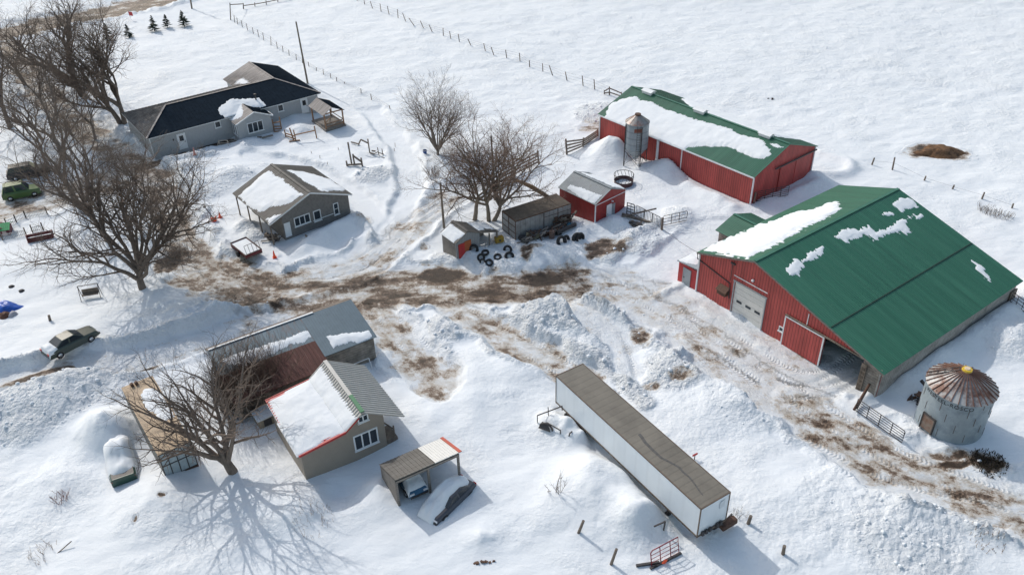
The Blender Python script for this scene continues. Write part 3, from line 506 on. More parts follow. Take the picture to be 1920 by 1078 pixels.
# ------------------------------------------------------------------ big red barn with the broad green roof
def barn_big():
    L, wl, wr, hl, hr, hR = 21.504, 6.505, 13.634, 4.375, 6.586, 2.669
    t = thing('machinery_barn', 'large red barn under a broad dark green roof, garage door and open bay in front', 'barn', (*B2[:2], 0), B2[2]); y = -wl; R_ = -wl - wr
    roof(t, [((0, y, hr), (L, y, hr), (L, 0, hl), (0, 0, hl)), ((0, y, hr), (L, y, hr), (L, R_, hR), (0, R_, hR))], M_green, .09, .23, .02, .04)
    mb = MB(); f_ = .61; mb.bar((.05, y - wr * f_, hr - (hr - hR) * f_ + .05), (L - .05, y - wr * f_, hr - (hr - hR) * f_ + .05), .07, .05); mb.build('sheet_lap', mat('dark_green_lap', (.008, .03, .02), .6), t)
    zf = lambda b: (hr - (b - y) * (hr - hl) / wl if b > y else hr - (y - b) * (hr - hR) / wr) - .11
    wallx(t, .25, -.25, R_ + .3, zf, M_redwally, z0=-.8, op=((-8.1, -4.6, -.8, 3.4), (-18.15, -14.4, -.8, 2.9)), breaks=(y,))
    wallx(t, L - .4, -.25, R_ + .3, zf, M_redwally, breaks=(y,))
    wally(t, -.25, .37, L - .4, zf(-.25), M_redwall, inward=-1); wally(t, R_ + .3, .1, L - .3, zf(R_ + .3), mat('grey_board_wall', (.33, .32, .30), .85, .2, 2, col2=(.22, .21, .19), mix=.45, bump=(0, .3, .015, .75)), inward=1)
    mb = MB(); mb.bx(.18, .245, -18.2, R_ + .3, -.6, zf(-19.3)); mb.build('end_boards', M_bank, t)['label'] = 'bare grey boards at the low corner'
    # roll-up door
    mb = MB()
    for i in range(6): z = -.05 + i * .57; mb.bx(.3, .34, -8.08, -4.62, z, z + .545)
    d = mb.build('garage_door', mat('door_white', (.66, .64, .60), .55, .08, 3, col2=(.45, .36, .27), mix=.25), t)
    for b in (-5.3, -6.35, -7.4):
        g = MB(); g.bx(.28, .3, b - .3, b + .3, 1.3, 1.55); g.build('door_window', M_glass, d)
    mb = MB(); mb.bx(.16, .25, -8.2, -8.1, -.6, 3.5); mb.bx(.16, .25, -4.6, -4.5, -.6, 3.5); mb.bx(.15, .25, -8.25, -4.45, 3.4, 3.52); mb.build('door_frame', M_grey, t)
    mb = MB(); mb.bar((.2, -4.4, 3.98), (.2, -8.2, 3.98), .06, .06); mb.build('drip_rail', M_white, t)
    # sliding door pushed aside, with its rail
    mb = MB(); mb.bx(.06, .11, -14.4, -10.5, -.1, 2.85); d = mb.build('sliding_door', M_redwally, t); mb = MB()
    for b in (-14.4, -10.5): mb.bx(.03, .12, b - .06, b + .06, -.1, 2.9)
    mb.bx(.03, .12, -14.46, -10.44, 2.83, 2.93); mb.build('door_trim', M_white, d)
    mb = MB(); mb.bar((.1, -10.4, 3.02), (.1, -18.3, 3.02), .12, .12); mb.build('door_rail', M_wood, t)
    mb = MB(); mb.bx(.2, .25, -12.55, -12.48, 3.1, 4.2); mb.build('wall_joint', M_white, t); mb = MB(); mb.bx(.12, .25, -.3, -.18, -.4, zf(-.3)); mb.build('corner_trim', M_white, t)
    window(t, (.25, -10.22, 1.25), .5, .42, 0, -1, fw=.07)
    mb = MB(); mb.bx(-.25, .25, -4.05, -3.05, 1.5, 1.95); mb.slab([(-.4, -4.15, 1.97), (.25, -4.15, 2.35), (.25, -2.95, 2.35), (-.4, -2.95, 1.97)], .04); mb.build('exhaust_hood', M_rustm, t)
    mb = MB(); mb.tube([(.18, .05, 4.1), (.18, .0, 3.6), (.18, -4.1, 2.9), (.18, -4.18, 1.3)], .05, 6); mb.build('gutter_pipe', M_dark, t)
    mb = MB(); mb.tube([(.25, -6.5, 4.47), (.08, -6.5, 4.47)], .13, 10); mb.build('yard_lamp', M_light, t)
    mb = MB(); mb.bar((.1, -4.15, 5.1), (.1, -4.15, 3.3), .05); mb.bx(.1, .24, -4.4, -3.9, 5.02, 5.16); mb.build('cable_mast', M_dark, t)
    mb = MB(); mb.bar((0, -.0, hl - .1), (0, y, hr - .1), .06, .16); mb.bar((0, y, hr - .1), (0, R_, hR - .1), .06, .16); mb.build('rake_trim', M_greywood, t)
    # inner posts and feed rail seen through the open bay
    for a in (3.5, 7, 10.5):
        mb = MB(); mb.bx(a, a + .2, -14.2, -14.0, -.2, zf(-14) - .2); mb.build('inner_post', M_wood, t)
    mb = MB()
    for z in (.5, .9, 1.3): mb.bar((2.5, -18.6, z), (14, -18.6, z), .06)
    for z in (.5, .9, 1.3): mb.bar((6., -18.4, z), (6, -10, z), .06)
    mb.build('stall_rail', M_dark, t)
    mb = MB()
    for i in range(6): mb.bx(.0, .2, -18.55, -18.2, -.1 + i * .42, .2 + i * .42)
    mb.bx(.0, .06, -18.6, -18.15, -.1, 2.6); mb.build('post_blocks', M_wood, t)
    mb = MB(); mb.bx(L - 1.2, L - .1, R_ + .15, R_ + .29, -.5, 1.8); mb.build('rear_door', M_wood, t)
    s = 2.822; c = lambda q: px7(s, 1240, 330, q)
    roof_snow(t, B2, (0, y, hr), (L, y, hr), (0, 0, hl), [c([(240, 390), (300, 355), (500, 270), (600, 225), (700, 195), (800, 175), (880, 145), (920, 140), (970, 165), (940, 195), (850, 235), (760, 280), (700, 310), (600, 370), (520, 410), (460, 432), (380, 430), (290, 410)])], .24, .10, seed=5, jag=.5)
    for i, q in enumerate(([(655, 490), (680, 455), (715, 437), (752, 452), (748, 490), (742, 530), (700, 530), (665, 512)], [(765, 442), (770, 408), (855, 380), (860, 397), (790, 446)], [(745, 462), (740, 446), (772, 436), (772, 446)],
        [(910, 315), (990, 275), (1050, 285), (1100, 268), (1135, 298), (1180, 285), (1230, 258), (1270, 232), (1310, 208), (1345, 203), (1338, 225), (1290, 247), (1318, 300), (1220, 307), (1170, 327), (1120, 337), (1075, 310), (1010, 332), (985, 357), (930, 332)],
        [(1250, 115), (1310, 112), (1352, 150), (1347, 167), (1285, 177), (1275, 208), (1240, 167), (1213, 158)], [(1170, 205), (1190, 192), (1230, 208), (1195, 217)], [(1345, 212), (1377, 208), (1372, 224), (1350, 226)], [(1638, 445), (1690, 473), (1712, 500), (1740, 562), (1700, 532), (1665, 482)])): roof_snow(t, B2, (0, y, hr), (L, y, hr), (0, R_, hR), [c(q)], .12, .085, jag=.30, seed=8 + i, name='snow_patch')
    # low green roofed wing behind
    w_ = thing('barn_lean_to', 'small green roofed lean-to against the far side of the large barn', 'lean-to', (*B2[:2], 0), B2[2])
    roof(w_, [((9.5, 3.7, 3.5), (9.5, -.1, 3.5), (6.9, -.1, 2.55), (6.9, 3.7, 2.55)), ((9.5, 3.7, 3.5), (9.5, -.1, 3.5), (12.4, -.1, 2.6), (12.4, 3.7, 2.6))], M_green, .07, .23, .02, .04)
    mb = MB(); mb.prism([(7.2, -.5), (12.1, -.5), (12.1, 2.55), (9.5, 3.4), (7.2, 2.55)], -.1, 3.45); mb.build('wall', M_bank, w_)
    roof_snow(w_, (B2[0], B2[1], B2[2]), (9.5, 3.7, 3.5), (9.5, -.1, 3.5), (6.9, 3.7, 2.55), [[(2.4, 1.2), (3.9, .9), (3.9, 2.2), (2.2, 2.6)]], .12, .1, px=False, seed=11)
    # red entry porch at the left corner
    e = thing('entry_porch', 'small red flat roofed entry with a grey door at the barn corner', 'porch', (*B2[:2], 0), B2[2])
    mb = MB(); mb.bx(.25, 3.2, -.1, 2.25, -.5, 2.15); mb.build('wall', M_red, e); mb = MB(); mb.slab([(.1, -.15, 2.5), (.1, 2.4, 2.26), (3.3, 2.4, 2.26), (3.3, -.15, 2.5)][::-1], .1); mb.build('roof', M_grey, e)
    door(e, (.25, 1.1, -.1), .82, 1.85, 0, -1, M_grey, False)
    roof_snow(e, B2, (.1, -.15, 2.5), (3.3, -.15, 2.5), (.1, 2.4, 2.26), [[(.5, .7), (3.2, .1), (3.2, 2.6), (.1, 2.6), (.1, 1.4)]], .3, .12, px=False, seed=13)
barn_big()
# ------------------------------------------------------------------ farmhouse
M_dkroof = mat('dark_blue_steel_roof', (.013, .021, .031), .85, .2, 1.5, spec=.02)
M_hip = mat('weathered_hip_steel', (.22, .21, .20), .75, .2, 2, col2=(.12, .112, .105), mix=.5, bump=(1, .45, .02, .6), spec=.2)
M_ltroof = mat('pale_steel_roof', (.30, .28, .27), .6, .12, 2, col2=(.18, .16, .155), mix=.5, streak=(.4, 3, .4))
M_siding = mat('grey_vinyl_siding', (.40, .42, .435), .6, .05, 3, bump=(2, .13, .02, .82))
def farmhouse():
    L, W, he, hr, i1, i2, lw = 24.298, 10.876, 2.917, 4.54, 4.588, 4.365, 11.534
    t = thing('farmhouse', 'long low grey house with a dark hipped steel roof', 'house', (*FH[:2], 0), FH[2]); m = W / 2; xr = L - i2
    roof(t, [((i1, m, hr), (xr, m, hr), (L, 0, he), (0, 0, he))], M_dkroof, .08, None, cap=False)
    mb = MB(); k = 52
    for i in range(1, k):
        x = L * i / k; top = min(1, x / i1, (L - x) / i2); n = Vector((0, -(hr - he), m)).normalized(); mb.bar(Vector((x, 0, he)) + n * .01, Vector((x, m * top, he + (hr - he) * top)) + n * .01, .05, .03, n)
    mb.build('roof_ribs', M_dkroof, t)
    roof(t, [((i1, m, hr), (i1, m + .01, hr), (0, W, he), (0, 0, he))], M_hip, .08, .45, .03, name='hip_roof', cap=False)
    roof(t, [((i1, m, hr), (xr, m, hr), (xr, W, he), (0, W, he))], M_hip, .08, .45, .03, name='rear_roof', cap=False)
    # wing running back from the right end
    wb = lw + 2.8; zb = he
    roof(t, [((xr, m, hr), (xr, wb, hr), (L, wb, he), (L, 0, he))], M_dkroof, .08, .5, .03, name='wing_roof', cap=False)
    roof(t, [((xr, m, hr), (xr, wb, hr), (xr - i2, wb, he), (xr - i2, W - .5, he + .1))], M_ltroof, .08, .4, .03, name='wing_roof', cap=False)
    mb = MB()
    for p, q in (((i1, m, hr), (xr, m, hr)), ((i1, m, hr), (0, 0, he)), ((xr, m, hr), (L, 0, he)), ((xr, m, hr), (xr, wb, hr))): mb.bar(Vector(p) + Vector((0, 0, .05)), Vector(q) + Vector((0, 0, .05)), .22, .05)
    mb.build('ridge_cap', M_ltroof, t)
    mb = MB(); mb.bx(.4, L - .4, .4, W - .4, -.8, he - .1); mb.bx(xr - i2 + .4, L - .4, W - .4, wb - .3, -.8, he - .1); mb.prism([(xr - i2 + .4, he - .12), (L - .4, he - .12), (xr, hr - .2)], wb - .42, wb - .3); mb.build('wall', M_siding, t)
    mb = MB(); mb.bx(.05, L - .05, .02, .12, he - .16, he - .06); mb.bx(.02, .12, .02, W, he - .16, he - .06); mb.build('gutter', M_white, t)
    mb = MB(); mb.bx(.36, .46, .36, .46, -.5, he - .15); mb.build('downspout', M_white, t)
    door(t, (4.3, .4, .15), .95, 2.05, 1, -1); window(t, (9.3, .4, 2.18), .72, .8, 1, -1); window(t, (18.25, .4, 2.15), .75, .9, 1, -1); door(t, (21.75, .4, .5), .9, 2.05, 1, -1)
    mb = MB(); mb.bx(3.2, 3.32, .3, .4, 1.6, 1.85); mb.build('wall_lamp', M_dark, t)
    mb = MB(); mb.tube([(15.6, 1.9, 3.3), (15.6, 1.9, 4.25)], .1, 8); mb.tube([(15.6, 1.9, 4.25), (15.6, 1.9, 4.38)], .2, 8); mb.build('roof_vent', M_dark, t)
    # gabled front room
    x0, x1, xp, y0, yb, ze, zp = 10.85, 16.1, 13.6, -2.1, 3.4, 2.45, 3.55
    yv = 2.2
    roof(t, [((xp, y0, zp), (xp, yv + .1, zp), (x0, -.1, ze), (x0, y0, ze))], M_ltroof, .07, .3, .03, name='porch_roof', cap=False)
    roof(t, [((xp, y0, zp), (xp, yv + .1, zp), (x1, -.1, ze), (x1, y0, ze))], M_dkroof, .07, .3, .03, name='porch_roof', cap=False)
    mb = MB(); mb.prism([(x0 + .25, -.8), (x1 - .25, -.8), (x1 - .25, ze + .02), (xp, zp - .1), (x0 + .25, ze + .02)], y0 + .25, .5); mb.build('porch_wall', M_siding, t)
    mb = MB(); mb.bar((x0, y0, ze - .02), (xp, y0, zp), .06, .14); mb.bar((xp, y0, zp), (x1, y0, ze - .02), .06, .14); mb.bar((x1, y0, ze), (x1, .3, ze), .08, .12); mb.build('porch_trim', M_white, t)
    window(t, (13.5, y0 + .25, 1.45), 2.1, 1.35, 1, -1, 3); 
    for yy in (-1.2, -.4): window(t, (x0 + .25, yy, 1.35), .55, 1.3, 0, -1, 1, fw=.07)
    q = lambda l: px7(SN, 400, 0, l)
    roof_snow(t, FH, (xp, y0, zp), (xp, yv, zp), (x0, y0, ze), [[(1.5, .9), (2.2, .6), (4.3, .2), (4.3, 3.1), (2.6, 3.1), (1.5, 2.6), (1.0, 1.7)]], .3, .11, px=False, seed=21)
    roof_snow(t, FH, (i1, m, hr), (xr, m, hr), (i1, 0, he), [q([(150, 742), (180, 760), (200, 800), (200, 900), (95, 888), (62, 868), (36, 850), (55, 790), (90, 760)]), q([(170, 745), (250, 740), (330, 738), (365, 760), (388, 795), (380, 810), (320, 803), (200, 800)])], .25, .12, jag=.3, seed=22)
    roof_snow(t, FH, (xr, m, hr), (xr, wb, hr), (xr - i2, m, he), [q([(125, 652), (150, 625), (215, 580), (265, 600), (300, 625), (330, 625), (250, 645)])], .16, .12, seed=24)
farmhouse()
def porch_shelter():
    t = thing('garden_shelter', 'open timber shelter with a plank roof beside the grey house', 'shelter', (*FH[:2], 0), FH[2])
    x0, xp, x1, y0, y1, ze, zp = 21.3, 22.75, 24.55, -6.45, -2.0, 2.35, 3.2
    roof(t, [((xp, y0, zp), (xp, y1, zp), (x0, y1, ze), (x0, y0, ze))], M_ltroof, .05, .16, .02, .03, cap=False); roof(t, [((xp, y0, zp), (xp, y1, zp), (x1, y1, ze), (x1, y0, ze))], M_dkroof, .05, .2, .02, .03, cap=False)
    for x, y in ((21.6, -2.3), (21.6, -6.2), (24.3, -6.2), (24.3, -2.3)):
        mb = MB(); mb.bx(x - .08, x + .08, y - .08, y + .08, -.4, 2.45); mb.build('post', M_cedar, t)
    mb = MB()
    for y in (-6.2, -2.3): mb.bar((21.5, y, 2.4), (24.4, y, 2.4), .08, .16); mb.bar((22.75, y, 2.4), (22.75, y, 3.1), .08)
    for x in (21.6, 24.3): mb.bar((x, -6.3, 2.32), (x, -2.2, 2.32), .08, .16)
    mb.build('beam', M_cedar, t); mb = MB()
    for z in (.55, 1.0): mb.bar((24.3, -6.2, z), (24.3, -2.3, z), .05, .1); mb.bar((21.6, -6.2, z), (24.3, -6.2, z), .05, .1)
    mb.bar((21.6, -6.2, 1.1), (24.3, -2.3, .1), .08); mb.build('rail', M_cedar, t); mb = MB(); mb.bx(21.4, 24.5, -6.4, -2.1, -.4, .28); mb.build('deck', M_greywood, t)
porch_shelter()
# ------------------------------------------------------------------ grey workshop
def shop():
    L, wl, wr, hl, hr, hR = 9.234, 5.115, 4.889, 2.628, 4.616, 2.719; M_sw = mat('grey_shingle_wall', (.20, .19, .18), .85, .2, 3, bump=(2, .16, .02, .7))
    t = thing('workshop', 'brown grey workshop with a snowy gabled roof, standing beside the red trailer', 'workshop', (*SH[:2], 0), SH[2])
    roof(t, [((0, 0, hr), (L, 0, hr), (L, wl, hl), (0, wl, hl)), ((0, 0, hr), (L, 0, hr), (L, -wr, hR), (0, -wr, hR))], M_greyroof, .08, .3, .03)
    zf = lambda b: zroof(b, wl, wr, hl, hr, hR) - .1
    wallx(t, .4, -wr + .3, 3.5, zf, M_sw, breaks=(0,)); wallx(t, L - .5, -wr + .3, 3.5, zf, M_sw, breaks=(0,)); wally(t, -wr + .3, .52, L - .5, zf(-wr + .3), M_sw); wally(t, 3.5, .52, L - .5, zf(3.5), M_sw, inward=-1)
    window(t, (.4, 1.25, 1.58), 1.8, 1.0, 0, -1, 3); window(t, (.4, -.56, 1.46), .8, 1.2, 0, -1, 1); window(t, (.4, -2.9, 1.45), .55, 1.35, 0, -1, 1, split=True)
    mb = MB(); mb.bx(.34, .4, -2.5, .0, .95, 1.02); mb.build('wall_pipe', M_white, t)
    mb = MB(); mb.bar((-.02, wl, hl - .08), (-.02, 0, hr - .06), .05, .15); mb.bar((-.02, 0, hr - .06), (-.02, -wr, hR - .08), .05, .15); mb.build('rake_trim', M_white, t)
    for a in (.4, 3.1, 6.0, 8.9):
        mb = MB(); mb.bx(a - .06, a + .06, wl - .28, wl - .16, -.4, hl - .05); mb.build('carport_post', M_wood, t)
    mb = MB(); mb.bx(.36, .42, 2.7, 3.4, .2, 1.9); mb.build('side_door', M_white, t)
    q = lambda l: px7(SN, 380, 260, l)
    roof_snow(t, SH, (0, 0, hr), (L, 0, hr), (0, wl, hl), [q([(490, 237), (560, 290), (640, 340), (755, 420), (640, 490), (560, 505), (530, 500), (430, 555), (330, 500), (265, 430), (400, 310)]), q([(480, 600), (560, 575), (600, 560), (560, 600), (500, 640)])], .22, .11, over=.05, seed=31)
    roof_snow(t, SH, (0, 0, hr), (L, 0, hr), (0, -wr, hR), [q([(630, 235), (760, 250), (830, 265), (960, 310), (1050, 370), (1075, 390), (980, 390), (890, 400), (780, 330), (690, 270)])], .2, .11, seed=32)
shop()
# ------------------------------------------------------------------ beige cabin
def cabin():
    L, wl, wr, hl, hr, hR = 7.207, 5.175, 3.206, 3.017, 4.6, 2.598; M_b = mat('taupe_siding', (.30, .26, .215), .7, .05, 2, bump=(2, .12, .012, .85)); k = (1.5, 3.42)
    t = thing('cabin', 'taupe cabin with a sweeping snow covered roof, one slope bare ribbed steel', 'cabin', (*CB[:2], 0), CB[2])
    roof(t, [((0, 0, hr), (L, 0, hr), (L, k[0], k[1]), (0, k[0], k[1])), ((0, 0, hr), (L, 0, hr), (L, -wr, hR), (0, -wr, hR))], mat('silver_ribbed_steel', (.40, .40, .385), .5, .1, 2, metal=.2), .08, .3, .05, .07, cap=True)
    roof(t, [((0, k[0], k[1]), (L, k[0], k[1]), (L, wl, hl), (0, wl, hl))], M_red, .08, .3, .04, .07, name='lower_roof', cap=False)
    mb = MB(); mb.bar((0, 0, hr + .05), (2.2, 0, hr + .05), .3, .1); mb.build('ridge_cap', mat('green_cap', (.03, .16, .07), .45), t)
    zf = lambda b: (hr - b * (hr - k[1]) / k[0] if b < k[0] else k[1] - (b - k[0]) * (k[1] - hl) / (wl - k[0])) - .1 if b > 0 else zroof(b, wl, wr, hl, hr, hR) - .1
    wallx(t, .35, -1.65, wl - .25, zf, M_b, breaks=(0, k[0])); wallx(t, L - .5, -1.65, wl - .25, zf, M_b, breaks=(0, k[0])); wally(t, -1.65, .47, L - .5, zf(-1.65), M_b); wally(t, wl - .25, .47, L - .5, zf(wl - .25), M_b, inward=-1)
    mb = MB(); mb.bar((-.02, wl, hl - .02), (-.02, k[0], k[1] - .02), .08, .2); mb.bar((-.02, k[0], k[1] - .02), (-.02, .35, hr - .35), .07, .12); mb.build('rake_trim', M_red, t)
    window(t, (.35, -.05, 1.66), 1.85, 1.4, 0, -1, 3, fw=.11); window(t, (.35, -.06, 3.76), .75, .55, 0, -1, 2, label='small gable window')
    mb = MB(); mb.bx(.4, 2.0, -2.6, -1.7, -.4, .5); mb.bx(.6, .7, -2.5, -2.4, .5, 1.5); mb.bar((.5, -2.4, 1.3), (2, -1.8, 1.5), .08); mb.build('side_stack', M_wood, t)
    roof_snow(t, CB, (0, 0, hr), (L, 0, hr), (0, k[0], k[1]), [[(.0, .6), (L + .1, .45), (L + .1, 2.6), (.0, 2.6)]], .34, .11, px=False, seed=41, jag=.10, over=.12)
    roof_snow(t, CB, (0, k[0], k[1]), (L, k[0], k[1]), (0, wl, hl), [[(-.1, -.5), (L + .1, -.5), (L - .3, 3.6), (4.0, 3.72), (2.5, 4.1), (-.1, 4.1), (-.1, 3.0), (.12, 2.2), (.25, 1.2), (.1, .2)]], .36, .11, px=False, seed=42, jag=.10, y_from=-.2, over=.14)
cabin()
# ------------------------------------------------------------------ rusty long shed
def rusty():
    t = thing('rusty_shed', 'long low shed with a blue grey and rust red tin roof', 'shed', (*RU[:2], 0), RU[2]); L = 12.9; A = 4.75; hr = 3.6
    M_bl = mat('blue_grey_tin', (.115, .16, .19), .5, .2, 2, col2=(.13, .07, .05), mix=.38, streak=(2.5, .5, .5), metal=.2); M_bl2 = mat('slate_blue_tin', (.11, .155, .185), .45, .1, 2, metal=.2)
    roof(t, [((0, 0, hr), (A, 0, hr), (A, 5.0, 2.55), (0, 5.0, 2.55))], M_bl2, .06, .23, .02, .04, cap=False)
    roof(t, [((A, 0, hr), (L, 0, hr), (L, 3.0, 2.95), (A, 3.0, 2.95))], M_bl, .06, .3, .02, .04, cap=False, name='tin_roof')
    roof(t, [((A, 3.0, 2.95), (L, 3.0, 2.95), (L, 6.2, 2.25), (A, 6.2, 2.25))], M_rust, .06, .3, .025, .05, cap=False, name='rusted_roof')
    roof(t, [((0, 0, hr), (L, 0, hr), (L, -1.1, 3.1), (0, -1.1, 3.1))], mat('brown_felt', (.15, .125, .105), .85, .2, 2), .06, .3, .02, .04, cap=False, name='rear_roof')
    mb = MB(); mb.bar((3.6, -.02, hr + .05), (L - .1, -.02, hr + .05), .16, .05); mb.build('ridge_flashing', M_white, t)
    mb = MB(); mb.prism([(0, 0)] * 0 or [(.25, -.6), (L - .25, -.6), (L - .25, 3.0), (.25, 3.0)], -.95, -.8); mb.build('wall', M_bank, t)
    for a in (.2, L - .35):
        mb = MB(); w = 4.75 if a < 1 else 5.8; v = [(a, -.8, -.6), (a, w, -.6), (a, w, 2.5 if a < 1 else 2.2), (a, 0, 3.5), (a, -.8, 3.1)]; mb.add(v + [(a + .12, y, z) for _, y, z in v], [(0, 1, 2, 3, 4), (9, 8, 7, 6, 5), (0, 5, 6, 1), (1, 6, 7, 2), (2, 7, 8, 3), (3, 8, 9, 4), (4, 9, 5, 0)]); mb.build('wall', M_bank, t)
    mb = MB(); mb.bx(.32, A, 4.63, 4.75, -.6, 2.5); mb.build('wall', M_bank, t); mb = MB(); mb.bx(A, L - .35, 5.3, 5.42, -.6, 2.3); mb.build('wall', M_greywood, t)
    q = lambda l: px7(SN, 360, 540, l)
    roof_snow(t, RU, (A, 0, hr), (L, 0, hr), (A, 5.0, 2.5), [q([(215, 540), (330, 490), (520, 430), (700, 370), (830, 320), (940, 303), (975, 375), (940, 385), (900, 350), (840, 400), (740, 430), (600, 490), (520, 530), (480, 560), (380, 585), (280, 570)])], .2, .1, seed=51, jag=.15)
    roof_snow(t, RU, (0, 0, hr), (A, 0, hr), (0, 5, 2.55), [q([(1005, 365), (1150, 335), (1320, 325), (1345, 400), (1250, 410), (1180, 400), (1100, 430), (1060, 447), (1040, 420)])], .2, .1, seed=52, jag=.15)
rusty()
def scrap_rack():
    P = RU; t = thing('timber_rack', 'grey timber rack and planks in the gap between rusty shed and cabin', 'rack', (*P[:2], 0), P[2]); mb = MB()
    for i in range(5): mb.bar((5 + i * .4, 6.6 + .12 * i, .7 + .12 * i), (9.5, 7.0 + .1 * i, .8 + .1 * i), .2, .04)
    for x in (5.3, 7.2, 9.1): mb.bx(x, x + .1, 6.5, 6.6, -.3, 1.4)
    mb.build('planks', M_greywood, t); mb = MB(); mb.bar((1.1, 5.3, .9), (2.9, 5.3, .9), .05); mb.bar((1.1, 5.3, .9), (1.1, 5.9, -.1), .06); mb.bar((2.9, 5.3, .9), (2.9, 5.9, -.1), .06); mb.build('sawhorse', M_white, t)
scrap_rack()
# ------------------------------------------------------------------ red shed
def redshed():
    L, wl, wr, hl, hr, hR = 5.691, 2.497, 2.486, 2.844, 3.946, 2.942
    t = thing('red_shed', 'small red gabled shed with a grey tin roof beside the bale feeder', 'shed', (*RS[:2], 0), RS[2])
    M_t = mat('tin_with_rust', (.24, .265, .28), .6, .12, 1.6, col2=(.16, .09, .06), mix=.30, metal=0.1, streak=(1.6, 1, 1))
    roof(t, [((0, 0, hr), (L, 0, hr), (L, wl, hl), (0, wl, hl)), ((0, 0, hr), (L, 0, hr), (L, -wr, hR), (0, -wr, hR))], M_t, .07, .23, .025, .04)
    M_rw = mat('red_shed_wall', (.30, .025, .022), .5, .1, 1, bump=(1, .22, .025, .6)); M_rw2 = mat('red_shed_side', (.30, .025, .022), .5, .1, 1, bump=(0, .22, .025, .6))
    zf = lambda b: zroof(b, wl, wr, hl, hr, hR) - .1
    wallx(t, .1, -wr + .1, wl - .1, zf, M_rw, breaks=(0,)); wallx(t, L - .25, -wr + .1, wl - .1, zf, M_rw, breaks=(0,)); wally(t, wl - .1, .22, L - .25, zf(wl - .1), M_rw2, inward=-1); wally(t, -wr + .1, .22, L - .25, zf(-wr + .1), M_rw2)
    mb = MB(); mb.bx(.06, .1, -wr + .08, wl - .08, 2.64, 2.72); mb.bx(.04, .12, wl - .18, wl - .06, -.4, hl - .1); mb.build('white_trim', M_white, t)
    door(t, (.1, .2, .0), .6, 1.95, 0, -1, M_white, False); mb = MB(); mb.bx(.05, .1, -.75, -.25, 0, 1.9); mb.build('shutter', M_grey, t); mb = MB(); mb.bx(-.12, .1, -.25, -.15, 2.25, 2.4); mb.build('lamp', M_light, t)
    q = lambda l: px7(SN, 780, 300, l)
    roof_snow(t, RS, (0, 0, hr), (L, 0, hr), (0, wl, hl), [q([(1130, 215), (1150, 180), (1270, 220), (1390, 265), (1370, 290), (1335, 325), (1280, 315), (1200, 260)])], .14, .1, seed=61, jag=.1)
    roof_snow(t, RS, (0, 0, hr), (L, 0, hr), (0, -wr, hR), [q([(1240, 95), (1330, 110), (1440, 150), (1575, 205), (1560, 218), (1480, 205), (1380, 160), (1280, 120)])], .16, .1, seed=62)
redshed()
def smallshed():
    L, wl, wr, hl, hr, hR = 2.833, 1.551, 1.58, 2.193, 3.025, 2.302; M_g = mat('grey_shed_siding', (.27, .28, .285), .6, .1, 2, bump=(1, .2, .02, .7))
    t = thing('tool_shed', 'little grey shed with an orange door and open lean-to', 'shed', (*SM[:2], 0), SM[2])
    roof(t, [((0, 0, hr), (L, 0, hr), (L, wl, hl), (0, wl, hl)), ((0, 0, hr), (L, 0, hr), (L, -wr, hR), (0, -wr, hR))], M_greyroof, .06, .25, .02, .04)
    roof(t, [((0, -wr, hR - .02), (L, -wr, hR - .02), (L, -3.9, 1.6), (0, -3.9, 1.6))], M_greyroof, .06, .25, .02, .04, name='lean_to_roof', cap=False)
    zf = lambda b: zroof(b, wl, wr, hl, hr, hR) - .08
    wallx(t, .1, -wr + .1, wl - .1, zf, M_g, breaks=(0,)); wallx(t, L - .2, -wr + .1, wl - .1, zf, M_g, breaks=(0,)); wally(t, wl - .1, .22, L - .2, zf(wl - .1), M_greywood, inward=-1); wally(t, -wr + .1, .22, L - .2, zf(-wr + .1), M_greywood)
    mb = MB(); mb.bx(L - .25, L - .15, -3.7, -1.6, -.4, 1.5); mb.bx(.1, .2, -3.8, -3.6, -.4, 1.55); mb.bx(.1, .2, -2.8, -2.66, -.4, 1.75); mb.build('lean_to_wall', M_greywood, t)
    mb = MB(); mb.bx(.04, .1, -.35, .45, .0, 1.95); mb.build('door', mat('orange_brown_door', (.36, .10, .035), .6, .15, 3), t); mb = MB(); mb.bx(.03, .1, .46, 1.2, .0, 1.85); mb.build('door', M_red, t)['label'] = 'bright red door leaf'
    q = lambda l: px7(SN, 780, 300, l)
    roof_snow(t, SM, (0, 0, hr), (L, 0, hr), (0, wl, hl), [[(.05, .35), (L, .25), (L, 1.8), (.3, 1.8)]], .2, .09, px=False, seed=71, jag=.08, over=.08)
    roof_snow(t, SM, (0, -wr, hR), (L, -wr, hR), (0, -3.9, 1.6), [[(.5, 0), (L, .0), (L, 2.5), (.6, 2.3), (.9, 1)]], .16, .09, px=False, seed=72)
smallshed()
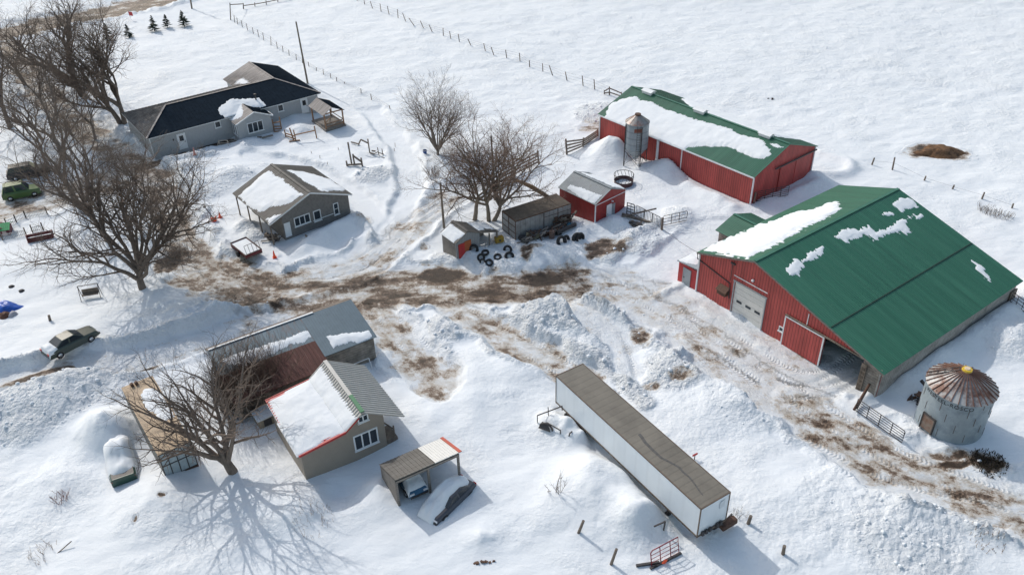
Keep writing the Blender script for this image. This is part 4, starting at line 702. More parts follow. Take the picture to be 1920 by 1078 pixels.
# ------------------------------------------------------------------ white semi-trailer
def semitrailer():
    t = thing('semi_trailer', 'long white box semi-trailer with a dirty grey roof, parked in the deep snow', 'trailer', (*TR[:2], 0), TR[2]); L, w, zb, h = 16.15, 2.6, 1.1, 2.70
    M_tw = mat('trailer_white', (.66, .71, .75), .4, .05, .8, streak=(.6, 1, .3), bump=(0, 1.22, .004, .965))
    mb = MB(); mb.bx(0, L, 0, w, zb, zb + h); mb.build('box', M_tw, t)
    mb = MB(); mb.bx(.05, L - .05, .05, w - .05, zb + h + .003, zb + h + .03); mb.build('roof', mat('dirty_roof', (.17, .155, .13), .8, .14, .5, col2=(.115, .105, .09), mix=.4, bump=(0, .61, .006, .9)), t)
    st = random.Random(4); mb = MB(); P = [(8.6, 1.15)]
    for i in range(15): P.append((P[-1][0] + .45, min(2.0, max(.9, P[-1][1] + st.uniform(-.16, .2)))))
    for i, (a, b) in enumerate(zip(P[:-1], P[1:])): wd = .20 * (1 - i / 18) + .05; mb.slab([(a[0], a[1] - wd / 2, zb + h + .036), (b[0] + .02, b[1] - wd / 2, zb + h + .036), (b[0] + .02, b[1] + wd / 2, zb + h + .036), (a[0], a[1] + wd / 2, zb + h + .036)], .004)
    mb.build('melt_stain', mat('wet_stain', (.085, .08, .075), .5), t)
    mb = MB()
    for y in (-.02, w - .04): mb.bx(-.02, L + .02, y, y + .06, zb + h - .06, zb + h + .045); mb.bx(-.02, L + .02, y, y + .06, zb - .06, zb + .1)
    for x in (-.03, L - .03): mb.bx(x, x + .06, -.02, w + .02, zb + h - .07, zb + h + .05); mb.bx(x, x + .06, -.02, w + .02, zb - .08, zb + .1)
    for x in (-.03, L - .03):
        for y in (-.03, w - .03): mb.bx(x, x + .07, y, y + .07, zb, zb + h)
    mb.build('rails', mat('rail_brown', (.13, .095, .07), .6, .2), t)
    mb = MB(); mb.bx(L + .03, L + .04, 1.75, 2.2, 2.75, 3.4); mb.bx(L + .028, L + .035, .7, 1.05, 1.35, 1.5); mb.build('front_panel', mat('panel_line', (.55, .60, .64), .4), t)
    mb = MB(); mb.bx(L + .03, L + .05, .3, 2.3, zb + .1, zb + .2)
    for y in (.3, .62, .95, 1.6, 1.9): mb.bx(L + .04, L + .2, y, y + .2, zb + .02, zb + .35)
    mb.build('connector_box', M_dark, t)
    mb = MB()
    for y in (.6, w - .7): mb.bx(0, L, y, y + .12, .75, 1.04)
    for x in np.arange(.6, L, 1.0): mb.bx(x, x + .08, .1, w - .1, .95, 1.04)
    mb.build('chassis', M_dark, t)
    for x in (1.6, 2.95):
        for y in (.25, w - .25):
            mb = MB(); mb.tube([(x, y - .25, .5), (x, y + .25, .5)], .5, 18); wo = mb.build('wheel', M_black, t); mb = MB(); mb.tube([(x, y - .27, .5), (x, y + .27, .5)], .26, 12); mb.build('rim', M_grey, wo)
    for y in (.35, w - .45):
        mb = MB(); mb.bx(L - 3.3, L - 3.15, y, y + .12, .1, 1.0); mb.bx(L - 3.4, L - 3.05, y - .1, y + .22, .0, .12); mb.build('landing_leg', M_dark, t)
    mb = MB()
    for y in (.2, .9, 1.6, 2.3): mb.tube([(-.05, y, zb + h - .02), (-.08, y, zb + h - .02)], .04, 6)
    mb.build('marker_lamp', M_tail, t); mb = MB()
    for x in np.arange(.5, L, .62): mb.bx(x, x + .1, -.05, -.02, zb - .02, zb + .05)
    mb.build('rail_clips', M_dark, t)
semitrailer()
# ------------------------------------------------------------------ steel container boxes
def container():
    t = thing('shipping_container', 'tan topped container beside the buried pickup, snow strip on its roof', 'container', (*CT[:2], 0), CT[2]); L, w, h = 9.404, 2.423, 2.48
    M_side = mat('container_grey', (.20, .20, .185), .7, .15, 2, bump=(0, .25, .04, .75))
    mb = MB(); mb.bx(.05, L, -w, 0, .0, h - .03); mb.build('body', M_side, t); mb = MB(); mb.bx(-.03, L + .03, -w - .03, .03, h - .02, h + .04); mb.build('roof', mat('tan_plywood', (.46, .35, .24), .8, .12, 1.2, col2=(.33, .26, .19), mix=.42, bump=(0, 1.22, .01, .85)), t)
    mb = MB()
    for y in (-w, -w * .75, -w * .5, -w * .25, -.06): mb.bx(-.04, .05, y, y + .07, .1, h)
    for z in (.1, 1.25, h - .05): mb.bx(-.05, .05, -w, 0, z, z + .07)
    mb.build('door_frame', M_dark, t); mb = MB(); mb.bx(-.01, .048, -w, 0, .12, h - .05); mb.build('doors', mat('pale_blue_steel', (.33, .39, .42), .6, .15, 3), t)
    mb = MB(); mb.bx(-.12, .02, -w, 0, -.2, .12); mb.build('sill', M_rustm, t)
    q = px7(SN, 120, 680, [(570, 250), (600, 195), (680, 185), (730, 240), (770, 300), (830, 400), (750, 440), (670, 380), (600, 330)])
    roof_snow(t, CT, (0, 0, h + .04), (L, 0, h + .04), (0, -w, h + .04), [q], .12, .08, seed=81, jag=.16)
    k = thing('roof_cans', 'two small dark cans lying on the back edge of the tan roof', 'can', tuple(Vector((*CT[:2], 0)) + Matrix.Rotation(CT[2], 3, 'Z') @ Vector((8.9, -1.1, h + .04))), CT[2])
    for i in (0, 1):
        mb = MB(); mb.tube([(0, i * .35, .14), (.35, i * .35, .14)], .13, 10); mb.tube([(.35, i * .35, .14), (.42, i * .35, .14)], .07, 8); mb.build('can', M_rustm, k)
container()
def graytrailer():
    t = thing('storage_trailer', 'old silver van trailer with a brown roof, scrap heaped along its side', 'trailer', (*GT[:2], 0), GT[2]); L, w, h = 7.04, 2.767, 2.46
    mb = MB(); mb.bx(0, L, -w, 0, .2, h); mb.build('body', mat('dull_silver', (.33, .34, .345), .55, .22, 1.5, metal=.25, col2=(.22, .20, .18), mix=.38, bump=(0, .6, .01, .8)), t)
    mb = MB(); mb.bx(.03, L - .03, -w + .03, -.03, h + .003, h + .04); mb.build('roof', mat('brown_leafy_roof', (.13, .10, .075), .9, .25, 3, col2=(.24, .20, .16), mix=.3), t)
    mb = MB()
    for y in (-w, -w / 2, -.07): mb.bx(-.04, .02, y, y + .07, .2, h)
    for z in (.2, .95, 1.7, h - .06): mb.bx(-.035, .02, -w, 0, z, z + .05)
    for y in (-w - .01, -.05): mb.bx(0, L, y, y + .06, h - .05, h + .05)
    mb.bx(-.03, .05, -w, 0, h - .04, h + .06); mb.build('frame', M_rustm, t)
    mb = MB()
    for x in (3.2, 5.0, 6.7): mb.bx(x, x + .06, -w - .5, -w - .44, -.2, h + .3)
    mb.bar((3.2, -w - .47, h - .3), (6.7, -w - .47, h - .3), .05); mb.build('side_rack', M_dark, t)
graytrailer()
# ------------------------------------------------------------------ carport
def carport():
    x, y, yw = CP; L, W, hf, hb = 2.996, 5.079, 2.826, 1.719
    t = thing('carport', 'open timber carport with part grey, part white sheet roof and red edge', 'carport', (x, y, 0), yw)
    e = W * .60; zf = lambda a: hf + (hb - hf) * a / L
    roof(t, [((-.1, 0, zf(-.1)), (-.1, -e, zf(-.1)), (L, -e, hb), (L, 0, hb))], M_greyroof, .04, .3, .025, .04, cap=False)
    roof(t, [((-.1, -e, zf(-.1)), (-.1, -W, zf(-.1)), (L, -W, hb), (L, -e, hb))], mat('white_sheet', (.62, .62, .60), .5, .05), .04, .2, .025, .04, cap=False, name='white_roof')
    mb = MB(); mb.bar((-.14, -W, zf(-.14) + .03), (L, -W, hb + .03), .24, .05); mb.build('edge_cap', mat('red_brown_cap', (.40, .075, .045), .6), t)
    mb = MB(); mb.bx(.0, .1, -W + .05, -.05, hf - .45, hf - .22); mb.bx(.06, .12, -W + .05, -.05, hf - .22, hf - .06); mb.bx(L - .2, L - .12, -W, 0, hb - .25, hb - .06); mb.build('beam', M_greywood, t)
    for yy in (-.08, -2.55, -W + .12):
        mb = MB(); mb.bx(.02, .16, yy - .08, yy + .08, -.3, hf - .3); mb.build('post', M_greywood, t)
    mb = MB(); v = [(.1, .0, -.3), (L - .15, .0, -.3), (L - .15, 0, hb - .1), (.1, 0, hf - .15)]; mb.add(v + [(a, -.06, b) for a, _, b in v], [(3, 2, 1, 0), (4, 5, 6, 7), (0, 1, 5, 4), (1, 2, 6, 5), (2, 3, 7, 6), (3, 0, 4, 7)]); mb.build('side_wall', M_greywood, t)
    mb = MB(); mb.bx(L - .12, L - .06, -W + .05, -.05, -.3, hb - .1); mb.build('back_wall', mat('dark_boards', (.12, .095, .075), .85, .3, 3, bump=(2, .22, .02, .6)), t)
    mb = MB()
    for a in (.8, 1.6, 2.3): mb.bar((a, -.1, zf(a) - .1), (a, -W + .1, zf(a) - .1), .05, .1)
    mb.build('purlin', M_wood, t)
carport()
# ------------------------------------------------------------------ vehicles
def car(name, label, cat, P, yaw, L, W, H, col, style='sedan', sink=.0, tilt=0., snow=None, group=None, roofcol=None, pick=False, vr=(-1, 1)):
    """front of the vehicle at +x"""
    t = thing(name, label, cat, (P[0], P[1], P[2] - sink), yaw, group); t.rotation_euler = (0, tilt, yaw)
    Mp = mat('car_' + name + '_' + style + str(round(col[1], 3)), col, .3, .04, 2, spec=.6, bs=0); h2 = W / 2
    if style == 'sedan': base = [(-.5, .62, .30), (-.47, .95, .26), (-.30, .98, .22), (.18, .92, .22), (.44, .78, .24), (.5, .58, .32)]; gb = (-.36, .97, .22, .93); gt = (-.17, .06, H)
    elif style == 'suv': base = [(-.5, .6, .35), (-.49, 1.05, .3), (-.2, 1.06, .26), (.2, 1.04, .26), (.46, .92, .3), (.5, .6, .38)]; gb = (-.47, 1.05, .22, 1.04); gt = (-.40, .08, H)
    else: base = [(-.5, .7, .4), (-.495, 1.05, .36), (-.05, 1.05, .34), (.22, 1.05, .3), (.46, .98, .36), (.5, .7, .42)]; gb = (-.12, 1.05, .24, 1.04); gt = (-.06, .1, H)
    vs = []; prof = base
    for x, zt, zb in prof:
        k = 1 - .10 * (abs(x) > .43); vs += [(x * L, -h2 * k, zb), (x * L, -h2 * k, zt * .86), (x * L, -h2 * k * .86, zt), (x * L, h2 * k * .86, zt), (x * L, h2 * k, zt * .86), (x * L, h2 * k, zb)]
    fs = []
    for i in range(len(prof) - 1): fs += [(i * 6 + j, i * 6 + (j + 1) % 6, (i + 1) * 6 + (j + 1) % 6, (i + 1) * 6 + j) for j in range(6)]
    fs += [(5, 4, 3, 2, 1, 0), tuple(len(vs) - 6 + j for j in range(6))]; mb = MB(); mb.add(vs, fs, False); body = mb.build('body', Mp, t); m = body.modifiers.new('bevel', 'BEVEL'); m.width = .05; m.segments = 3; m.limit_method = 'ANGLE'; m.angle_limit = radians(12)
    b0, zb0, b1, zb1 = gb; t0, t1, zt = gt; wb, wt = h2 * .88, h2 * .70
    A = [Vector((b0 * L, -wb, zb0)), Vector((b1 * L, -wb, zb1)), Vector((b1 * L, wb, zb1)), Vector((b0 * L, wb, zb0))]; B = [Vector((t0 * L, -wt, zt)), Vector((t1 * L, -wt, zt)), Vector((t1 * L, wt, zt)), Vector((t0 * L, wt, zt))]
    mb = MB(); mb.add(A + B, [(3, 2, 1, 0), (4, 5, 6, 7), (0, 1, 5, 4), (1, 2, 6, 5), (2, 3, 7, 6), (3, 0, 4, 7)]); cab = mb.build('cabin', Mp, t); m = cab.modifiers.new('bevel', 'BEVEL'); m.width = .06; m.segments = 3
    def pane(nm, q, ins=.12):
        c = sum(q, Vector()) / 4; n = (q[1] - q[0]).cross(q[3] - q[0]).normalized()
        if n.dot(c - Vector((0, 0, .8))) < 0: n = -n
        q = [c + (p - c) * (1 - ins) + n * .012 for p in q]; g = MB(); g.slab(q if n.dot((q[1] - q[0]).cross(q[3] - q[0])) > 0 else q[::-1], .01); g.build(nm, M_glass, t)
    pane('windshield', [A[1], A[2], B[2], B[1]]); pane('rear_window', [A[3], A[0], B[0], B[3]])
    for s in (0, 1):
        a, b_, c_, d = (A[0], A[1], B[1], B[0]) if s == 0 else (A[2], A[3], B[3], B[2])
        m1, m2 = a.lerp(b_, .5), d.lerp(c_, .5); pane('side_window', [a, m1, m2, d], .16); pane('side_window', [m1, b_, c_, m2], .16)
    if pick:
        mb = MB(); mb.bx(-.48 * L, -.14 * L, -h2 * .8, h2 * .8, 1.051, 1.06); mb.build('bed', M_dark, t)
    for sx in (-.31, .31):
        for sy in (-1, 1):
            mb = MB(); r = .33; mb.tube([(sx * L, sy * (h2 - .2), r), (sx * L, sy * (h2 + .01), r)], r, 16); w_ = mb.build('wheel', M_black, t); mb = MB(); mb.tube([(sx * L, sy * (h2 - .1), r), (sx * L, sy * (h2 + .025), r)], .19, 12); mb.build('rim', M_chrome, w_)
    for sy in (-1, 1):
        mb = MB(); mb.box((.485 * L, sy * h2 * .66, .62), (.08, .34, .15)); mb.build('headlight', M_light, t); mb = MB(); mb.box((-.492 * L, sy * h2 * .72, .76), (.06, .26, .2)); mb.build('tail_light', M_tail, t)
    mb = MB(); mb.box((.5 * L, 0, .42), (.12, W * .86, .16)); mb.build('bumper', M_dark, t)
    if snow:
        mb = MB(); nx, ny = 40, 22; a0, a1, ex = snow; 
        def top(x):
            u = x / L; z = np.interp(u, [p[0] for p in base], [p[1] for p in base])
            if b0 < u < b1: z = max(z, np.interp(u, [b0, t0, t1, b1], [zb0, zt, zt, zb1]))
            return z
        _xs = np.linspace(-.62, .62, 80) * L; _p = np.array([top(v) for v in _xs]); heavy = ex > .5
        if heavy: _k = np.exp(-np.linspace(-2, 2, 19) ** 2); _p = np.convolve(np.pad(_p, 9, 'edge'), _k / _k.sum(), 'valid')
        vs = []; 
        for i in range(nx + 1):
            for j in range(ny + 1):
                u, v = i / nx, j / ny * 2 - 1; x = (a0 + (a1 - a0) * u) * L; e = max(abs(u * 2 - 1) ** 5, abs(v) ** 5); wv = h2 * (1.12 if ex > .5 else 1) * (.98 - (.05 if ex > .5 else .22) * (top(x) - .9) / (H - .8) if top(x) > .9 else .98)
                n_ = float(fbm(np.array([x]), np.array([v * 2]), .9, 7, 2)[0]) - .5
                if heavy: y_ = (vr[0] + (vr[1] - vr[0]) * (v + 1) / 2) * wv; vs.append((x, y_ * (1 - .22 * abs(u * 2 - 1) ** 5), .42 + (float(np.interp(x, _xs, _p)) + ex * .55 + .3 * n_ - .42) * ((1 - abs(v) ** 2.8) * (1 - abs(u * 2 - 1) ** 5)) ** .42)); continue
                vs.append((x, v * wv, (float(np.interp(x, _xs, _p)) - .1 + (ex + .16 * n_) * (1 - e ** .8)) * (1 - (.45 * e if heavy and abs(v) >= abs(u * 2 - 1) else 0)) + (-.12 if e > .98 and not heavy else 0)))
        mb.add(vs, [(i * (ny + 1) + j, (i + 1) * (ny + 1) + j, (i + 1) * (ny + 1) + j + 1, i * (ny + 1) + j + 1) for i in range(nx) for j in range(ny)], True); mb.build('snow_cover', M_snow, t)
    return t
a, b = G0(88, 668), G0(176, 622)
c = (a + b) / 2; P = G(134, 646)
car('sedan', 'dark green sedan half sunk in snow at the left edge of the yard', 'car', (P.x, P.y, P.z), atan2(b[1] - a[1], b[0] - a[0]), 4.7, 1.8, 1.42, (.045, .06, .05), 'sedan', sink=.34, snow=(-.5, -.30, .30))
P = G(772, 928); car('hatchback', 'blue car with a snowy bonnet parked inside the carport', 'car', (P.x - .3, P.y + 1.2, .15), CP[2] + pi, 3.7, 1.6, 1.35, (.02, .09, .17), 'sedan', sink=.05, snow=(-.45, .47, .34))
P = G(842, 938); car('snowed_in_car', 'car nearly buried under a smooth snow cap, in front of the carport', 'car', (P.x, P.y, .12), radians(232), 4.4, 1.75, 1.4, (.05, .055, .07), 'sedan', sink=.52, snow=(-.52, .54, .62), vr=(-1.25, .62))
P = G(216, 836); car('pickup_truck', 'dark green pickup buried to its tailgate beside the container', 'pickup truck', (P.x, P.y, .3), radians(117), 5.4, 1.95, 1.75, (.02, .06, .045), 'pickup', sink=.55, snow=(-.45, .53, .75), pick=True)
P = G(44, 368); car('green_jeep', 'green off-roader parked on the left lane edge, nearer of two', 'off-roader', tuple(P), radians(25), 4.2, 1.8, 1.85, (.06, .12, .035), 'suv')
P = G(56, 330); car('black_suv', 'black car parked on the lane behind the green off-roader', 'car', tuple(P), radians(25), 4.8, 1.9, 1.7, (.02, .025, .03), 'suv')
# ------------------------------------------------------------------ hopper silo and grain bin
def cyl(mb, c, r0, r1, z0, z1, n=40, cap=False):
    vs = [(c[0] + r * cos(2 * pi * k / n), c[1] + r * sin(2 * pi * k / n), z) for r, z in ((r0, z0), (r1, z1)) for k in range(n)]; mb.add(vs, [(k, (k + 1) % n, n + (k + 1) % n, n + k) for k in range(n)], True)
    if cap: mb.add(vs[n:], [tuple(range(n))])
def silo():
    t = thing('feed_silo', 'tall galvanised feed silo on four legs in front of the red barn', 'silo', (15.55, 95.5, 0), radians(-30)); R = 1.42; M_s = mat('silo_galv', (.27, .31, .335), .5, .15, 2, metal=.2, streak=(1, 1, .25), bump=(2, .8, .02, .8))
    mb = MB(); z0, z1 = 2.5, 5.75; cyl(mb, (0, 0), R, R, z0, z1); mb.build('tank', M_s, t)
    mb = MB(); cyl(mb, (0, 0), .22, R, .9, z0); mb.build('hopper', M_s, t); mb = MB(); cyl(mb, (0, 0), R + .05, .35, z1, 6.55); 
    for k in range(10): a = 2 * pi * k / 10; mb.bar(((R + .05) * cos(a), (R + .05) * sin(a), z1 + .02), (.35 * cos(a), .35 * sin(a), 6.57), .04)
    mb.build('cone_roof', mat('silo_roof', (.27, .26, .25), .5, .15, 2, col2=(.22, .09, .06), mix=.42, metal=.3), t)
    mb = MB(); cyl(mb, (0, 0), .36, .36, 6.5, 6.75, 16, True); mb.build('lid', M_rustm, t)
    for k in range(4):
        a = pi / 4 + k * pi / 2; mb = MB(); x, y = (R + .06) * cos(a), (R + .06) * sin(a); mb.bx(x - .05, x + .05, y - .05, y + .05, -.4, z1 - .2); mb.build('leg', M_dark, t)
    mb = MB(); r = R + .06
    for k in range(4):
        a, c_ = pi / 4 + k * pi / 2, pi / 4 + (k + 1) * pi / 2; p = lambda q, z: (r * cos(q), r * sin(q), z); mb.bar(p(a, .3), p(c_, 2.2), .035); mb.bar(p(c_, .3), p(a, 2.2), .035); mb.bar(p(a, 2.4), p(c_, 2.4), .05)
    mb.build('cross_brace', M_dark, t)
    mb = MB(); a = radians(-60); M = Matrix.Rotation(a, 3, 'Z')
    for s in (-.2, .2): mb.bar(M @ Vector((R + .12, s, .9)), M @ Vector((R + .12, s, z1)), .03)
    for i in range(16): mb.bar(M @ Vector((R + .12, -.2, 1 + i * .3)), M @ Vector((R + .12, .2, 1 + i * .3)), .025)
    mb.build('ladder', M_dark, t); mb = MB(); M = Matrix.Rotation(radians(-62 + 5), 3, 'Z'); mb.box(M @ Vector((R + .03, -.15, 5.15)), (.05, .95, .45), M); mb.build('name_plate', mat('rust_plate', (.20, .07, .045), .7, .4, 9), t)
silo()
def bin_():
    C0 = Vector((33.75, 48.75, 0)); t = thing('grain_bin', 'round corrugated steel grain bin with a rusty cone roof and yellow cap', 'grain bin', tuple(C0)); R, H, n = 2.42, 4.0, 64
    M_b = mat('bin_galv', (.29, .345, .38), .55, .13, 1.0, metal=.12, col2=(.225, .275, .31), mix=.45, sharp=.05, bump=(2, .1, .012, .9))
    mb = MB(); cyl(mb, (0, 0), R, R, -.5, H, n); mb.build('wall', M_b, t)
    mb = MB(); rr = random.Random(3)
    for z, o in ((.3, 0), (1.1, .4), (1.9, .1), (2.7, .6), (3.45, .3)):
        for k in range(8): a = o + 2 * pi * k / 8 + rr.uniform(-.04, .04); mb.bar((R * cos(a) * 1.004, R * sin(a) * 1.004, z), (R * cos(a) * 1.004, R * sin(a) * 1.004, z + .75), .022)
    mb.build('sheet_seam', M_rustm, t)
    ap = 5.35; mb = MB(); N_ = 30; vs = [((R + .12) * cos(2 * pi * k / N_), (R + .12) * sin(2 * pi * k / N_), H - .03) for k in range(N_)] + [(.3 * cos(2 * pi * k / N_), .3 * sin(2 * pi * k / N_), ap) for k in range(N_)]
    mb.add(vs, [(k, (k + 1) % N_, N_ + (k + 1) % N_, N_ + k) for k in range(N_)]); mb.build('cone_roof', mat('bin_roof', (.38, .385, .38), .5, .12, 1.3, col2=(.13, .065, .045), mix=.49, sharp=.08, metal=.25), t)
    mb = MB()
    for k in range(N_): a = 2 * pi * k / N_; mb.bar(((R + .13) * cos(a), (R + .13) * sin(a), H), (.3 * cos(a), .3 * sin(a), ap + .03), .05, .07)
    mb.build('roof_ribs', mat('rib_rust', (.15, .075, .055), .7, .3, 3), t)
    mb = MB(); cyl(mb, (0, 0), .40, .34, ap - .06, ap + .14, 20, True); mb.build('cap', mat('yellow_cap', (.62, .42, .03), .5, .15, 6), t); mb = MB(); cyl(mb, (0, 0), .22, .2, ap + .14, ap + .2, 14, True); mb.build('cap_lid', mat('cream_lid', (.62, .50, .36), .6), t)
    vd = atan2(-C0.y, -C0.x); a = vd - radians(32)      # towards the camera, then to its left
    M = Matrix.Rotation(a, 3, 'Z'); mb = MB(); mb.box(M @ Vector((R + .04, 0, 1.0)), (.1, 1.0, 1.35), M); mb.build('door', mat('bin_door', (.20, .16, .13), .7, .2, 3, col2=(.17, .08, .05), mix=.45), t)
    mb = MB(); 
    for s in (-.55, .55): mb.box(M @ Vector((R + .06, s, 1.0)), (.16, .07, 1.5), M)
    mb.box(M @ Vector((R + .06, 0, 1.7)), (.16, 1.15, .07), M); mb.build('door_frame', M_dark, t)
    mb = MB(); a2 = radians(150)
    for r_ in (.5, .95, 1.4, 1.85, 2.3):
        z = ap + (H - ap) * (r_ - .3) / (R - .18) + .1; mb.bar((r_ * cos(a2) + .2 * sin(a2), r_ * sin(a2) - .2 * cos(a2), z), (r_ * cos(a2) - .2 * sin(a2), r_ * sin(a2) + .2 * cos(a2), z), .04)
    for s in (-.2, .2): mb.bar((.45 * cos(a2) + s * sin(a2), .45 * sin(a2) - s * cos(a2), ap + .03), (2.4 * cos(a2) + s * sin(a2), 2.4 * sin(a2) - s * cos(a2), H + .12), .04)
    mb.build('roof_ladder', M_dark, t)
    # maker's name round the top ring
    cu = bpy.data.curves.new('lettering', 'FONT'); cu.body = 'WESTEEL-ROSCO'; cu.size = .46; cu.align_x = 'CENTER'; cu.extrude = .004; cu.offset = .008; cu.space_character = 1.12; to = bpy.data.objects.new('tmp', cu); COL.objects.link(to)
    bpy.context.view_layer.update(); me = bpy.data.meshes.new_from_object(to.evaluated_get(bpy.context.evaluated_depsgraph_get())); bpy.data.objects.remove(to); Rt = R + .012; ac = vd - radians(14)
    for v in me.vertices: x, y, z = v.co; an = ac + x / Rt; v.co = ((Rt + z) * cos(an), (Rt + z) * sin(an), 3.42 + y)
    me.materials.append(mat('stencil_black', (.05, .06, .07), .7)); o = bpy.data.objects.new('lettering', me); link(o, t)
bin_()
# ------------------------------------------------------------------ fences and posts
def stake(mb, b, t, r=.06, n=6, sink=.5):
    b, t = Vector(b), Vector(t); d = (t - b).normalized(); mb.tube([b - d * sink, b, t], [r * 1.1, r, r * .9], n, smooth=False)
def wire_fence(name, label, pairs, group=None, wires=(.35, .7, 1.0), r=.06):
    b0 = G(*pairs[0][0]); t = thing(name, label, 'fence', tuple(b0), 0, group); pts = []
    for p, q in pairs:
        B, T = post_pts(p, q); B -= b0; T -= b0
        if (T - B).length > 2.4: T = B + (T - B).normalized() * 2.4
        mb = MB(); stake(mb, B, T, r); mb.build('post', M_wood, t); pts.append((B, T))
    mb = MB()
    for (a, c), (d, e) in zip(pts[:-1], pts[1:]):
        if (a - d).length > 14: continue
        for f in wires: mb.bar(a.lerp(c, f * .95), d.lerp(e, f * .95), .012)
    mb.build('wire', M_dark, t); return t
z2 = lambda s, ox, oy, L: [((ox + a / s, oy + b / s), (ox + c / s, oy + d / s)) for a, b, c, d in L]
F2 = z2(7.983, 340, 0, [(740, 305, 728, 45), (800, 345, 788, 230), (845, 370, 830, 270), (915, 410, 895, 310), (993, 460, 970, 355), (1080, 515, 1063, 415), (1163, 563, 1137, 447), (1235, 608, 1217, 492), (1342, 678, 1338, 550), (1437, 730, 1423, 632), (1523, 778, 1512, 692), (1615, 835, 1606, 750), (1723, 898, 1715, 815), (1815, 950, 1808, 880), (1910, 1000, 1897, 930)]) \
   + z2(7.983, 560, 120, [(265, 105, 265, 57), (373, 163, 364, 80), (480, 213, 473, 145), (570, 262, 567, 200), (685, 295, 683, 270), (935, 442, 930, 372), (1092, 540, 1078, 450), (1368, 678, 1355, 622)])
wire_fence('wire_fence', 'wire fence on short posts running past the pole behind the grey house', F2, 'wire fences')
F1 = z2(3.992, 400, 0, [(1077, 8, 1072, -20), (1133, 35, 1127, 0), (1192, 65, 1174, 12), (1256, 88, 1247, 30), (1315, 110, 1302, 48), (1383, 137, 1378, 72), (1440, 162, 1416, 100), (1502, 193, 1463, 137), (1573, 213, 1549, 158), (1638, 240, 1614, 187), (1722, 270, 1719, 212), (1778, 293, 1768, 236), (1842, 315, 1833, 257), (1926, 340, 1905, 293)]) \
   + [((910, 96), (907, 82)), ((926, 104), (921, 89)), ((950, 109), (948, 94)), ((975, 115), (974, 100))] + z2(3.992, 720, 120, [(1090, 25, 1088, -25), (1189, 58, 1187, -2), (1262, 88, 1237, 13), (1370, 125, 1357, 60), (1490, 165, 1484, 90), (1577, 192, 1572, 117), (1685, 232, 1688, 172)])
wire_fence('wire_fence', 'long wire fence with leaning posts crossing the open field to the red barn', F1, 'wire fences', r=.075)
F3 = z2(5.9875, 1600, 270, [(208, 235, 237, 157), (437, 292, 466, 152), (797, 410, 815, 362), (1113, 506, 1134, 462), (1442, 618, 1473, 545), (1780, 720, 1798, 670)])
wire_fence('wire_fence', 'sparse wire fence of short posts beyond the big green roof, right', F3, 'wire fences', r=.1, wires=(.6,))
def rail_fence(label, posts, rails, th=.12, name='rail_fence', m=None, cat='fence', boards=.16, group=None):
    """posts: photo ends of uprights; rails: heights as fractions"""
    b0 = G(*posts[0][0]); t = thing(name, label, cat, tuple(b0), 0, group); pts = []
    for p, q in posts:
        B, T = post_pts(p, q); B -= b0; T -= b0; mb = MB(); stake(mb, B, T, th); mb.build('post', m or M_wood, t); pts.append((B, T))
    for f in rails:
        mb = MB()
        for (a, c), (d, e) in zip(pts[:-1], pts[1:]): mb.bar(a.lerp(c, f) + Vector((0, -th, 0)), d.lerp(e, f) + Vector((0, -th, 0)), .05, boards)
        mb.build('rail', m or M_wood, t)
    return t
rail_fence('timber rail fence at the far corner of the lawn near the road', [((457, 17.5), (456, 6.5)), ((478, 12.5), (477.5, 5.5)), ((499.5, 9.5), (498.5, 1)), ((521, 4.5), (520.5, -3)), ((542, 0), (542, -8))], (.6,), .09)
rail_fence('square timber gate frame at the near corner of the wire fence', [((432.5, 38), (431, 6)), ((456.4, 17.5), (456, 6.5))], (.9,), .1, name='gate_frame', cat='gate')
s = 9.8; f = lambda a, b, c, d: ((1020 + a / s, 220 + b / s), (1020 + c / s, 220 + d / s))
rail_fence('grey four rail board fence beside the snow pile at the barn', [f(420, 685, 400, 400), f(715, 540, 730, 380), f(990, 350, 985, 215)], (.15, .38, .62, .85), .13, boards=.2)
rail_fence('four rail board fence seen through the big tree branches', [((925, 352), (923, 325)), ((965, 330), (963, 305)), ((1010, 308), (1008, 283))], (.2, .42, .65, .88), .11, boards=.18)
rail_fence('short rail fence at the far end of the red barn', [((1133, 177), (1133, 170)), ((1143, 178.5), (1142.5, 163)), ((1166, 185), (1165, 173))], (.35, .85), .08)
def tube_gate(label, pa, pb, n=5, h=1.2, m=None, stiles=3, r=.03, vert=0, name='field_gate', lift=.1, group='tube gates'):
    A, B = G(*pa), G(*pb); t = thing(name, label, 'gate', tuple(A), atan2(B.y - A.y, B.x - A.x), group); L = (B - A).xy.length; dz = B.z - A.z; mb = MB(); z = lambda x, q: lift + q + dz * x / L
    mb.tube([(0, 0, z(0, 0)), (0, 0, z(0, h)), (L - .1, 0, z(L, h)), (L, 0, z(L, h - .1)), (L, 0, z(L, 0)), (0, 0, z(0, 0))], r * 1.2, 6); mb.build('frame', m or M_dark, t)
    mb = MB()
    if vert:
        for i in range(1, vert): mb.tube([(L * i / vert, 0, z(L * i / vert, 0)), (L * i / vert, 0, z(L * i / vert, h))], r * .8, 5)
    else:
        for i in range(1, n): mb.tube([(0, 0, z(0, h * i / n)), (L, 0, z(L, h * i / n))], r, 5)
    mb.build('bars', m or M_dark, t); mb = MB()
    for i in range(1, stiles): mb.bx(L * i / stiles - .025, L * i / stiles + .025, -.03, .03, z(L * i / stiles, 0), z(L * i / stiles, h))
    mb.build('brace', m or M_dark, t); return t
q = lambda x, y: (1140 + x / 10.67, 380 + y / 10.67)
tube_gate('tubular steel gate standing open in the snow, near the red shed', q(1100, 470), q(1575, 350), 3, 1.15)
tube_gate('dark barred hurdle leading from the red shed to the gate post', q(560, 240), q(1040, 500), vert=17, h=1.25, name='barred_hurdle', lift=.0)
